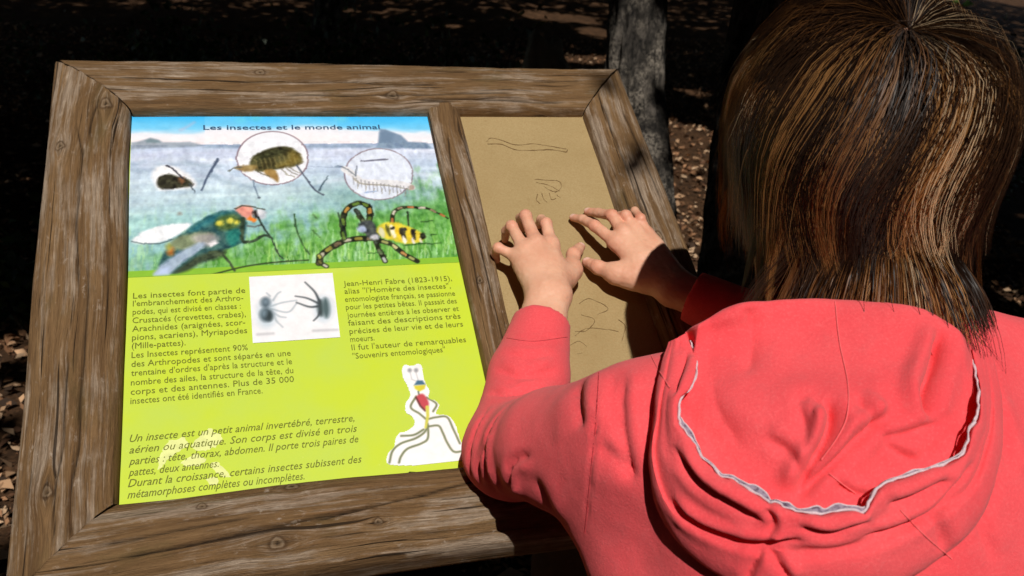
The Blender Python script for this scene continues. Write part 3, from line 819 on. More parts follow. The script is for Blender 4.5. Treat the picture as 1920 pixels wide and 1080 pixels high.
xe = [(955, 120), (940, 185), (920, 245), (960, 315), (955, 370), (970, 440), (490, 535), (975, 572), (1310, 612), (1320, 680), (1330, 750), (1335, 815), (1090, 905)]
for s_, y, e in zip(L1, ys, xe): textline(s_, c5(80 - (y - 165) * 0.025, y), c5(*e), 0.0112, INK, bold=0.0)
c6 = cr(440, 500, 4.267)
L2 = ['Jean-Henri Fabre (1823-1915),', "alias \"l'Homère des insectes\",", 'entomologiste français, se passionne', 'pour les petites bêtes. Il passait des', 'journées entières à les observer et', 'faisant des descriptions très', 'précises de leur vie et de leurs', 'moeurs.', "Il fut l'auteur de remarquables", '"Souvenirs entomologiques"']
ys = [156, 217, 281, 344, 408, 471, 538, 602, 668, 737]; xs = [872, 880, 884, 891, 903, 910, 920, 926, 937, 946]
xe = [(1740, 110), (1730, 165), (1765, 230), (1780, 295), (1795, 350), (1810, 415), (1830, 480), (1120, 590), (1855, 610), (1690, 690)]
for s_, x, y, e in zip(L2, xs, ys, xe): textline(s_, c6(x, y), c6(*e), 0.0112, INK, bold=0.0)
c7 = cr(220, 770, 4.0)
L3 = ['Un insecte est un petit animal invertébré, terrestre,', 'aérien ou aquatique. Son corps est divisé en trois', 'parties : tête, thorax, abdomen. Il porte trois paires de', 'pattes, deux antennes.', 'Durant la croissance, certains insectes subissent des', 'métamorphoses complètes ou incomplètes.']
ys = [236, 322, 408, 492, 574, 660]; xe = [(1780, 85), (1800, 155), (1810, 235), (760, 415), (1835, 385), (1405, 520)]
for s_, y, e in zip(L3, ys, xe): textline(s_, c7(92 - (y - 236) * 0.04, y), c7(*e), 0.0125, INK, bold=0.0, shear=0.3)
# pale scuffs over the lower text
SCUFF = mat_plain('scuffed_laminate', srgb(222, 228, 150), 0.7, 0.1, 100)
def blob(name, pts, mat, n, seed, par):
    Q = spline(np.array([onboard(*p) for p in pts]), 60, True)
    Q = Q + 0.0016 * np.stack([vnoise(np.stack([Q[:, 0] * 400, Q[:, 1] * 400, 0 * Q[:, 0] + i], -1), seed) for i in (0, 5)], 1)
    prism(name, [tuple(p) for p in Q], n - 0.0003, n, mat, par)
for k, P_ in enumerate([[(296, 880), (302, 850), (318, 828), (345, 822), (352, 836), (330, 850), (312, 866)], [(360, 836), (385, 806), (402, 808), (418, 822), (402, 838), (380, 846)], [(340, 868), (366, 852), (384, 862), (378, 872), (352, 874)], [(396, 876), (408, 868), (432, 892), (420, 894)], [(388, 898), (404, 894), (408, 906), (394, 908)]]):
    blob('scuff_mark', P_, SCUFF, 0.0004, k, panel)

# ---- tactile panel
t = NT('sand_panel')
v_ = t.coord(); f_ = t.noise(v_, 8, 6, 0.6); f2_ = t.noise(v_, 420, 4, 0.7); f3_ = t.noise(v_, 34, 6, 0.65)
c = t.ramp(f_, [(0.3, srgb(155, 133, 92)), (0.7, srgb(169, 147, 106))])
c = t.mix(t.ramp(f2_, [(0.35, (0.4,) * 3), (0.6, (0, 0, 0))]), c, srgb(138, 110, 70))
c = t.mix(t.ramp(f3_, [(0.62, (0, 0, 0)), (0.76, (0.4,) * 3)]), c, srgb(130, 104, 66))
t.color(c); t.set(Roughness=0.85, Specular_IOR_Level=0.2); t.bump(f2_, 0.25, 0.0008)
tact = prism('tactile_panel', rect(D2 - 0.008, WW + 0.004, -0.004, HH + 0.004), -0.002, 0.0, t.m, lect)
tact['label'] = 'sand coloured tactile panel with scratched insect outlines'
GROOVE = mat_plain('groove', srgb(112, 88, 54), 0.9, 0.2, 300)
def groove(pts, w=1.6, n=40):
    Q = spline(np.array([onboard(*p) for p in pts]), n)
    w = w / 1400
    Q = Q + 0.0005 * np.stack([vnoise(np.stack([Q[:, 0] * 300, Q[:, 1] * 300, 0 * Q[:, 0] + i], -1), 4) for i in (0, 7)], 1)
    ww = w * (0.65 + 0.5 * vnoise(np.stack([Q[:, 0] * 200, Q[:, 1] * 200, 0 * Q[:, 0]], -1), 9))
    V, F = tube(np.concatenate([Q, np.full((len(Q), 1), 0.0002)], 1), np.maximum(ww, w * 0.3) / 2, 6)
    o = obj('outline_groove', mesh_np('outline_groove', B2W(V), F, True), GROOVE); adopt(o, tact)
groove([(913, 266), (920, 259), (940, 263), (968, 272), (1000, 270), (1030, 274), (1062, 280)], 2.0)
groove([(914, 270), (940, 271), (968, 281), (1000, 282), (1035, 281), (1060, 285), (1064, 281)], 2.6)
for P_ in [[(1003, 336), (1025, 338), (1048, 340), (1052, 352), (1040, 362)], [(1006, 342), (1030, 348), (1046, 356)], [(1008, 364), (1006, 374), (1012, 382)], [(1016, 362), (1020, 374), (1026, 380)], [(1030, 362), (1034, 374), (1042, 372)], [(1044, 366), (1052, 372)], [(1020, 350), (1034, 358), (1050, 358)]]:
    groove(P_, 1.8, 16)
for P_ in [[(1085, 570), (1105, 560), (1140, 578), (1120, 590)], [(1090, 590), (1115, 600), (1100, 620), (1078, 622)], [(1078, 630), (1100, 616), (1140, 618), (1160, 622)], [(1068, 648), (1085, 640), (1100, 650)], [(1082, 664), (1092, 662)], [(1160, 600), (1172, 612), (1166, 640)]]:
    groove(P_, 1.7, 20)
#--PERSON--
# ================================================================== PERSON
def unit(a): a = np.asarray(a, float); return a / np.linalg.norm(a)
LS = np.array([0.448, -0.238, 0.974]); RS = np.array([0.850, -0.290, 1.000])
NECK = np.array([0.645, -0.245, 1.055]); HIP = np.array([0.600, -0.420, 0.66])
HEAD = K(1622, 270, 0.80)
EL = K(958, 845, 0.955); ER = np.array([0.865, -0.06, 0.885])
hl = lambda x, y, n: BN(880 + x / 3.857, 360 + y / 3.857, n)
LW = hl(575, 740, 0.056); RW = hl(1480, 690, 0.052)
LAT = unit(RS - LS); AX = unit(NECK - HIP); AX = unit(AX - LAT * (AX @ LAT)); BACK = np.cross(LAT, AX)   # out of the back?
if BACK[1] > 0: BACK = -BACK

LH = dict(w=LW, ax=None,
    mcp=[hl(590, 385, .050), hl(485, 375, .054), hl(400, 425, .050), hl(350, 475, .041)],
    pip=[hl(556, 228, .050), hl(407, 172, .052), hl(306, 247, .048), hl(208, 405, .040)],
    dip=[hl(522, 200, .032), hl(372, 190, .033), hl(266, 280, .032), hl(186, 440, .026)],
    tip=[hl(500, 238, .010), hl(380, 262, .009), hl(258, 340, .009), hl(200, 492, .009)],
    th=[hl(640, 660, .044), hl(738, 565, .034), hl(752, 455, .028), hl(803, 398, .013)])
RH = dict(w=RW, ax=None,
    mcp=[hl(1060, 365, .042), hl(1112, 295, .046), hl(1200, 275, .046), hl(1288, 315, .044)],
    pip=[hl(905, 243, .036), hl(1030, 168, .044), hl(1132, 172, .052), hl(1238, 190, .056)],
    dip=[hl(820, 198, .022), hl(935, 152, .024), hl(1090, 175, .036), hl(1196, 138, .046)],
    tip=[hl(750, 186, .010), hl(855, 142, .010), hl(1070, 205, .020), hl(1180, 155, .036)],
    th=[hl(1270, 640, .040), hl(1062, 590, .033), hl(930, 545, .025), hl(850, 508, .013)])
def hand_sdf(P, H, elbow):
    w = H['w']; fd = unit(elbow - w)
    side = unit(H['mcp'][0] - H['mcp'][3]); side = unit(side - fd * (side @ fd))
    d = None
    ws = [w + side * 0.011, w + side * 0.004, w - side * 0.004, w - side * 0.011]
    for k in range(4):
        x = rcone(P, ws[k], H['mcp'][k], 0.0150, [0.0112, 0.0112, 0.0108, 0.0098][k])
        d = x if d is None else smin(d, x, 0.012)
    e1 = w + fd * 0.24
    for sg in (1, -1):
        d = smin(d, rcone(P, w + side * 0.010 * sg, e1 + side * 0.014 * sg, 0.0165, 0.026), 0.012)
    d = smin(d, rcone(P, w, H['th'][1], 0.0145, 0.0118), 0.014)
    d = smin(d, rcone(P, H['th'][0], H['th'][1], 0.0150, 0.0112), 0.012)
    web = rcone(P, (H['th'][1] + H['th'][0]) / 2, H['mcp'][0] * 0.6 + w * 0.4, 0.009, 0.010)
    d = smin(d, web, 0.016)
    d = smin(d, rcone(P, w + (H['mcp'][3] - w) * 0.25 - side * 0.004, w + (H['mcp'][3] - w) * 0.8, 0.0125, 0.0105), 0.012)
    out = d
    radii = [(0.0092, 0.0078, 0.0068, 0.0058), (0.0094, 0.0080, 0.0070, 0.0060), (0.0090, 0.0076, 0.0066, 0.0057), (0.0080, 0.0067, 0.0059, 0.0051)]
    for k in range(4):
        r = [x * 0.94 for x in radii[k]]; J = [H['mcp'][k], H['pip'][k], H['dip'][k], H['tip'][k]]
        f = rcone(P, J[0], J[1], r[0], r[1])
        f = smin(f, rcone(P, J[1], J[2], r[1], r[2]), 0.0025)
        f = smin(f, rcone(P, J[2], J[3], r[2], r[3]), 0.003)
        q = P - J[1]; f = smin(f, np.sqrt((q * q).sum(1)) - r[1] * 1.06, 0.003)
        # the knuckle
        kn_ = J[0] + np.array(MB[:, 2]) * 0.0028
        q = P - kn_; f = smin(f, np.sqrt((q * q).sum(1)) - r[0] * 0.86, 0.005)
        out = np.minimum(out, smin(d, f, 0.0065))
    for k in range(4):     # tendons on the back of the hand
        nb = np.array(MB[:, 2]); a_ = ws[k] * 0.7 + H['mcp'][k] * 0.3
        out = smin(out, rcone(P, a_ + nb * 0.0105, H['mcp'][k] + nb * 0.0090, 0.0016, 0.0026), 0.004)
    J = H['th']
    f = smin(rcone(P, J[1], J[2], 0.0106, 0.0088), rcone(P, J[2], J[3], 0.0094, 0.0068), 0.004)
    out = np.minimum(out, smin(d, f, 0.010))
    return out
def hand_mesh(H, elbow):
    pts = np.array(H['mcp'] + H['pip'] + H['tip'] + H['th'] + [H['w'], H['w'] + unit(elbow - H['w']) * 0.09])
    lo = pts.min(0) - 0.03; hi = pts.max(0) + 0.03
    V, F = snets(lambda P: hand_sdf(P, H, elbow), lo, hi, 0.0014)
    for it in range(2):    # light smoothing
        S = np.zeros_like(V); c = np.zeros(len(V))
        for a, b in ((0, 1), (1, 2), (2, 3), (3, 0)):
            np.add.at(S, F[:, a], V[F[:, b]]); np.add.at(c, F[:, a], 1)
            np.add.at(S, F[:, b], V[F[:, a]]); np.add.at(c, F[:, b], 1)
        V = V * 0.5 + 0.5 * S / np.maximum(c, 1)[:, None]
    N = vnormals(V, F)
    V = V + N * (0.00025 * fbm(V * 260, 3, 3) + 0.0003 * fbm(V * 90, 5, 2))[:, None]
    # creases over the finger joints
    for k in range(4):
        for J, dirn in ((H['pip'][k], unit(H['dip'][k] - H['mcp'][k])),):
            q = V - J; al = q @ dirn; rr = np.sqrt((q * q).sum(1))
            for o_ in (-0.003, 0.0, 0.003):
                V = V - N * (0.00035 * np.exp(-((al - o_) / 0.0007) ** 2) * (rr < 0.013))[:, None]
    return V, F

HAX = np.stack([LAT, unit(np.cross(LAT, [0, -0.25, 1.0]) * -1), unit([0, -0.25, 1.0])])   # lateral, (face) axis, up
FACE = unit(np.array([0.02, 0.93, -0.36])); HUP = unit(np.array([0.0, 0.36, 0.93])); HLAT = np.cross(FACE, HUP)
HAX = np.stack([HLAT, FACE, HUP])
def hp(a, b, c): return HEAD + HLAT * a + FACE * b + HUP * c
def body_sdf(P):
    d = ellipsoid(P, HEAD + HUP * 0.018, HAX, (0.074, 0.092, 0.088))
    d = smin(d, ellipsoid(P, hp(0, 0.026, -0.055), HAX, (0.058, 0.062, 0.064)), 0.03)      # jaw
    d = smin(d, rcone(P, hp(0, 0.088, -0.012), hp(0, 0.100, -0.034), 0.006, 0.011), 0.012)   # nose
    d = smin(d, ellipsoid(P, hp(0, 0.082, -0.062), HAX, (0.022, 0.008, 0.007)), 0.008)       # lips
    d = smin(d, rcone(P, hp(-0.035, 0.074, 0.012), hp(0.035, 0.074, 0.012), 0.010, 0.010), 0.012)   # brow
    for sg in (1, -1):
        d = np.maximum(d, -(np.sqrt(((P - hp(0.030 * sg, 0.098, -0.004)) ** 2).sum(1)) - 0.016))  # sockets
        d = smin(d, np.sqrt(((P - hp(0.030 * sg, 0.073, -0.004)) ** 2).sum(1)) - 0.0125, 0.003)      # eyes
        d = smin(d, ellipsoid(P, hp(0.076 * sg, -0.008, -0.012), HAX, (0.008, 0.018, 0.028)), 0.006) # ears
    d = smin(d, rcone(P, hp(0, -0.025, -0.05), NECK + AX * 0.0, 0.048, 0.052), 0.02)
    d = smin(d, torso(P, -0.022), 0.03)
    d = smin(d, rcone(P, LS, EL, 0.045, 0.036), 0.02)
    d = smin(d, rcone(P, RS, ER, 0.045, 0.036), 0.02)
    d = smin(d, rcone(P, EL, LW + unit(EL - LW) * 0.07, 0.036, 0.024), 0.01)
    d = smin(d, rcone(P, ER, RW + unit(ER - RW) * 0.07, 0.036, 0.024), 0.01)
    for J in LEGS:
        d = smin(d, rcone(P, J[0], J[1], 0.072, 0.05), 0.03)
        d = smin(d, rcone(P, J[1], J[2], 0.05, 0.034), 0.02)
        d = smin(d, rcone(P, J[2], J[3], 0.03, 0.028), 0.02)
    return d
LEGS = [[HIP + LAT * sg * 0.075, np.array([0.665, -0.39, 0.37]) + LAT * sg * 0.085, np.array([0.665, -0.44, 0.075]) + LAT * sg * 0.09, np.array([0.675, -0.31, 0.045]) + LAT * sg * 0.10] for sg in (-1, 1)]
TT = np.array([-0.10, 0.0, 0.12, 0.25, 0.34, 0.405, 0.45, 0.50]); TA = np.array([0.150, 0.158, 0.160, 0.172, 0.170, 0.130, 0.075, 0.05]); TB = np.array([0.115, 0.120, 0.118, 0.122, 0.115, 0.095, 0.070, 0.04])
def torso(P, grow=0.0):
    q = P - HIP
    t_ = q @ AX; x = q @ LAT; y = q @ BACK
    # the back is rounded: push the axis back in the middle
    y = y - 0.020 * np.exp(-((t_ - 0.30) / 0.12) ** 2)
    a = np.interp(t_, TT, TA) + grow; b = np.interp(t_, TT, TB) + grow
    k = (np.abs(x / a) ** 2.3 + np.abs(y / b) ** 2.3) ** (1 / 2.3)
    d = (k - 1) * np.minimum(a, b)
    return np.maximum(d, np.maximum(-0.13 - t_, t_ - 0.405))
SK_L = LW + unit(EL - LW) * 0.046; SK_R = RW + unit(ER - RW) * 0.024      # cuff ends
def hoodie_sdf(P):
    d = torso(P)
    d = smin(d, rcone(P, NECK - LAT * 0.03 - AX * 0.03, LS, 0.055, 0.057), 0.045)
    d = smin(d, rcone(P, NECK + LAT * 0.03 - AX * 0.02, RS, 0.06, 0.060), 0.05)
    ml = LS * 0.5 + EL * 0.5 - np.array([0.012, 0, 0.0])
    d = smin(d, smin(rcone(P, LS, ml, 0.060, 0.055), rcone(P, ml, EL, 0.055, 0.047), 0.01), 0.035)
    d = smin(d, rcone(P, RS, ER, 0.064, 0.052), 0.035)
    fl = EL * 0.45 + SK_L * 0.55
    a = smin(rcone(P, EL, fl, 0.047, 0.042), rcone(P, fl, SK_L, 0.043, 0.0335), 0.01)
    d = smin(d, a, 0.018)
    d = smin(d, smin(rcone(P, ER, ER * 0.45 + SK_R * 0.55, 0.052, 0.042), rcone(P, ER * 0.45 + SK_R * 0.55, SK_R, 0.042, 0.034), 0.01), 0.018)
    # flat cuff ends, hollow inside
    for w_, e_2, s_k in ((LW, EL, SK_L), (RW, ER, SK_R)):
        ax_ = unit(e_2 - w_)
        cut = -((P - s_k) @ ax_)
        near = ((P - s_k) ** 2).sum(1) < 0.09 ** 2
        d = np.where(near, np.maximum(d, cut), d)
    # cloth hanging under the raised upper arms
    d = smin(d, rcone(P, LS * 0.72 + EL * 0.28 + np.array([0.0, -0.02, -0.012]), HIP - LAT * 0.105 + AX * 0.13, 0.046, 0.07), 0.05)
    d = smin(d, rcone(P, RS * 0.7 + ER * 0.3 + np.array([0.0, -0.02, -0.02]), HIP + LAT * 0.115 + AX * 0.13, 0.05, 0.07), 0.06)
    return d
def person():
    t = NT('skin')
    v = t.coord(); f1 = t.noise(v, 30, 5, 0.6); f2 = t.noise(v, 300, 4, 0.6)
    c = t.ramp(f1, [(0.3, srgb(212, 152, 124)), (0.6, srgb(224, 172, 144)), (0.8, srgb(228, 182, 156))])
    c = t.mix(t.math('MULTIPLY', t.attr('red'), 0.55), c, srgb(212, 128, 106))
    c = t.mix(t.math('MULTIPLY', t.attr('nail'), 0.8), c, srgb(236, 196, 182))
    c = t.mix(t.ramp(t.noise(v, 110, 4, 0.6), [(0.5, (0, 0, 0)), (0.75, (0.3,) * 3)]), c, srgb(228, 186, 160))
    t.color(c); t.set(Roughness=0.5, Specular_IOR_Level=0.35, Subsurface_Weight=0.12, Subsurface_Scale=0.006)
    t.b.inputs['Subsurface Radius'].default_value = (1.0, 0.35, 0.2)
    t.bump(f2, 0.15, 0.0006)
    parts = [hand_mesh(LH, EL), hand_mesh(RH, ER)]
    lo = np.array([0.30, -0.62, 0.0]); hi = np.array([1.02, 0.10, 1.36])
    parts.append(snets(body_sdf, lo, hi, 0.010))
    V, F = merge(parts)
    # redder skin over knuckles, finger joints and tips
    red = np.zeros(len(V))
    for H in (LH, RH):
        for J, r_ in [(j, 0.010) for j in H['pip'] + H['mcp']] + [(j, 0.011) for j in H['tip'] + [H['th'][3]]] + [(H['th'][2], 0.010)]:
            red = np.maximum(red, np.exp(-(((V - J) ** 2).sum(1) / r_ ** 2)) * 1.2)
    base = np.array([0.67, -0.40, 0.0])
    nail = np.zeros(len(V)); nn_ = MB[:, 2]
    for H in (LH, RH):
        for a_, b_, r_ in [(H['dip'][k], H['tip'][k], 0.0056) for k in range(4)] + [(H['th'][2], H['th'][3], 0.0068)]:
            dr = unit(b_ - a_); do = unit(nn_ - dr * (nn_ @ dr)); ac = np.cross(dr, do)
            q = V - (b_ + do * r_ * 0.8)
            m_ = np.exp(-(((q @ dr) / 0.0058) ** 2 + ((q @ ac) / 0.0046) ** 2) ** 3) * (np.abs(q @ do) < 0.004)
            nail = np.maximum(nail, m_)
    me = mesh_np('person', V - base, F, True, attrs=dict(red=np.clip(red, 0, 1), nail=nail))
    p = obj('person', me, t.m, None, 'person with brown bobbed hair and coral red hoodie, both hands on the tactile panel', 'person')
    p.location = base
    bpy.context.view_layer.update()
    return p
PERSON = person()

def cam_bvh(V, F):
    return BVHTree.FromPolygons([tuple(x) for x in V], [tuple(int(i) for i in f) for f in F])
def ray(bvh, px, py):
    d = K(px, py, 1.0) - Cw; L = np.linalg.norm(d)
    h = bvh.ray_cast(Vector(Cw), Vector(d / L))
    if h[0] is None: return None
    return (np.array(h[0]) - Cw) @ Rw[2]
def creases(V, F, bvh, items, seed=0):
    """folds in the cloth: each item is (pixel path, width, depth, ridge) laid on the surface"""
    N = vnormals(V, F)
    D = np.zeros(len(V))
    for (path, w, dep, ridge) in items:
        Q = spline(np.array(path, float), 24)
        pts = []
        for (px, py) in Q:
            s_ = ray(bvh, px, py)
            if s_ is not None: pts.append(K(px, py, s_))
        if len(pts) < 3: continue
        pts = np.array(pts)
        lo = pts.min(0) - 4 * w; hi = pts.max(0) + 4 * w
        ii = np.where(((V > lo) & (V < hi)).all(1))[0]
        X = V[ii]; best = np.full(len(ii), 1e9); tt = np.zeros(len(ii)); sd = np.zeros(len(ii))
        for k in range(len(pts) - 1):
            a = pts[k]; e = pts[k + 1] - a
            t_ = np.clip(((X - a) @ e) / (e @ e + 1e-12), 0, 1)
            q = X - a - t_[:, None] * e
            d = np.sqrt((q * q).sum(1)); u_ = d < best
            best[u_] = d[u_]; tt[u_] = (k + t_[u_]) / (len(pts) - 1)
            sd[u_] = np.sign(np.einsum('ij,ij->i', np.cross(np.broadcast_to(e, q.shape), q), N[ii]))[u_]
        tap = np.clip(np.minimum(tt, 1 - tt) / 0.22, 0, 1); tap = tap * tap * (3 - 2 * tap)
        x = sd * best / w
        prof = -1.0 / (1 + (1.5 * x) ** 2) ** 1.5 + ridge * np.exp(-((x - 1.8) / 1.2) ** 2) + 0.4 * abs(ridge) * np.exp(-((x + 2.2) / 1.3) ** 2)
        D[ii] += 0.75 * dep * prof * tap
    vw = Cw - V; vw /= np.linalg.norm(vw, axis=1, keepdims=True)
    D *= np.clip(((vw * N).sum(1) - 0.05) / 0.25, 0, 1)
    return V + N * D[:, None]

def mat_cloth():
    t = NT('coral_fleece')
    v = t.coord(); f1 = t.noise(v, 7, 4, 0.6); f2 = t.noise(v, 420, 4, 0.75); f3 = t.noise(v, 55, 6, 0.7); f4 = t.noise(v, 1100, 2, 0.5)
    c = t.ramp(f1, [(0.35, srgb(236, 76, 84)), (0.65, srgb(244, 90, 96))])
    c = t.mix(t.ramp(f3, [(0.5, (0, 0, 0)), (0.78, (0.4,) * 3)]), c, srgb(222, 100, 104))
    c = t.mix(t.ramp(f2, [(0.35, (0.30,) * 3), (0.6, (0, 0, 0))]), c, srgb(214, 58, 68))
    c = t.mix(t.ramp(f2, [(0.55, (0, 0, 0)), (0.75, (0.25,) * 3)]), c, srgb(246, 134, 136))
    t.color(c); t.set(Roughness=1.0, Specular_IOR_Level=0.04, Sheen_Weight=0.10, Sheen_Roughness=0.7)
    wv = t.math('ADD', t.math('MULTIPLY', f4, 0.35), t.math('ADD', f2, t.math('MULTIPLY', f3, 1.2)))
    t.bump(wv, 0.40, 0.0016)
    return t.m
CLOTH = mat_cloth()
def hoodie():
    lo = np.array([0.24, -0.66, 0.52]); hi = np.array([1.02, 0.16, 1.13])
    V, F = snets(hoodie_sdf, lo, hi, 0.0042)
    N = vnormals(V, F)
    low = fbm(V * np.array([7, 7, 9]), 51, 1)
    V = V + N * (0.0030 * low)[:, None]
    bvh = cam_bvh(V, F)
    it = []
    # sleeve folds round the elbow
    it += [([(915, 760), (886, 830), (884, 890), (905, 950)], 0.0045, 0.007, 0.7),
           ([(965, 745), (925, 800), (915, 870), (940, 960)], 0.005, 0.010, 0.8),
           ([(1000, 850), (958, 872), (962, 930), (1000, 985)], 0.0045, 0.008, 0.7),
           ([(925, 800), (905, 850), (900, 900)], 0.004, 0.006, 0.6),
           ([(925, 690), (985, 706), (1050, 690)], 0.005, 0.005, 0.7), ([(905, 732), (960, 740), (1010, 722)], 0.004, 0.005, 0.7),
           ([(940, 655), (990, 668), (1050, 660)], 0.004, 0.003, 0.6),
           ([(1000, 890), (1030, 950), (1070, 1000)], 0.012, 0.006, 0.5),
           ([(1122, 680), (1118, 780), (1108, 880), (1098, 1000)], 0.0022, 0.0030, 0.35),     # armhole seam
           ([(1108, 685), (1082, 730), (1090, 810)], 0.010, 0.008, 0.6),
           ([(1172, 690), (1164, 760), (1176, 850), (1186, 910)], 0.0055, 0.008, 0.3), ([(1150, 690), (1148, 760), (1165, 840)], 0.009, 0.005, 0.6),
           ([(1115, 830), (1160, 865), (1190, 905)], 0.010, 0.005, 0.5),
           ([(955, 628), (1000, 634), (1062, 628)], 0.0020, 0.0022, 0.7)]
    it += [([(1430, 1020), (1400, 1060), (1380, 1080)], 0.004, 0.005, 0.5), ([(1850, 700), (1880, 800), (1900, 900)], 0.007, 0.005, 0.5), ([(1860, 900), (1840, 980), (1870, 1060)], 0.006, 0.005, 0.5)]
    V = creases(V, F, bvh, it)
    N = vnormals(V, F)
    V = V + N * (0.0005 * fbm(V * 45, 61, 2))[:, None]
    o = obj('hoodie', mesh_np('hoodie', V, F, True), CLOTH)
    adopt(o, PERSON)
    return o, V, F
HOODIE, HV, HF = hoodie()
HB = cam_bvh(HV, HF)
SEAM = mat_plain('seam_thread', srgb(170, 46, 54), 0.9, 0.1, 500)
for path in ([(1124, 672), (1118, 780), (1108, 880), (1096, 1000)], [(950, 634), (1000, 640), (1064, 632)]):
    pts = [K(x, y, r + 0.0002) for x, y, r in ((x, y, ray(HB, x, y)) for x, y in spline(np.array(path, float), 50)) if r is not None]
    Vs, Fs = tube(np.array(pts), 0.00045, 5)
    a = obj('seam', mesh_np('seam', Vs, Fs), SEAM, HOODIE)

# ---- the hood lying on the back, seen into from behind
def back_depth():
    gx_ = np.arange(1150, 1961, 30); gy_ = np.arange(530, 1161, 30)
    S = np.full((len(gx_), len(gy_)), np.nan)
    for i, x in enumerate(gx_):
        for j, y in enumerate(gy_):
            r = ray(HB, x, y)
            if r is not None and r < 0.9: S[i, j] = r
    for it in range(40):     # fill misses from neighbours
        bad = np.isnan(S)
        if not bad.any(): break
        P = np.pad(S, 1, constant_values=np.nan)
        nb = np.stack([P[:-2, 1:-1], P[2:, 1:-1], P[1:-1, :-2], P[1:-1, 2:]])
        ok = ~np.isnan(nb); c = ok.sum(0)
        m_ = np.where(c > 0, np.nansum(np.where(ok, nb, 0), 0) / np.maximum(c, 1), np.nan)
        S[bad] = m_[bad]
    for it in range(3):
        P = np.pad(S, 1, mode='edge')
        S = (P[:-2, 1:-1] + P[2:, 1:-1] + P[1:-1, :-2] + P[1:-1, 2:] + 2 * S) / 6
    def f(x, y):
        a = np.clip((x - gx_[0]) / 30, 0, len(gx_) - 1.001); b = np.clip((y - gy_[0]) / 30, 0, len(gy_) - 1.001)
        i = a.astype(int); j = b.astype(int); u = a - i; v = b - j
        return S[i, j] * (1 - u) * (1 - v) + S[i + 1, j] * u * (1 - v) + S[i, j + 1] * (1 - u) * v + S[i + 1, j + 1] * u * v
    return f
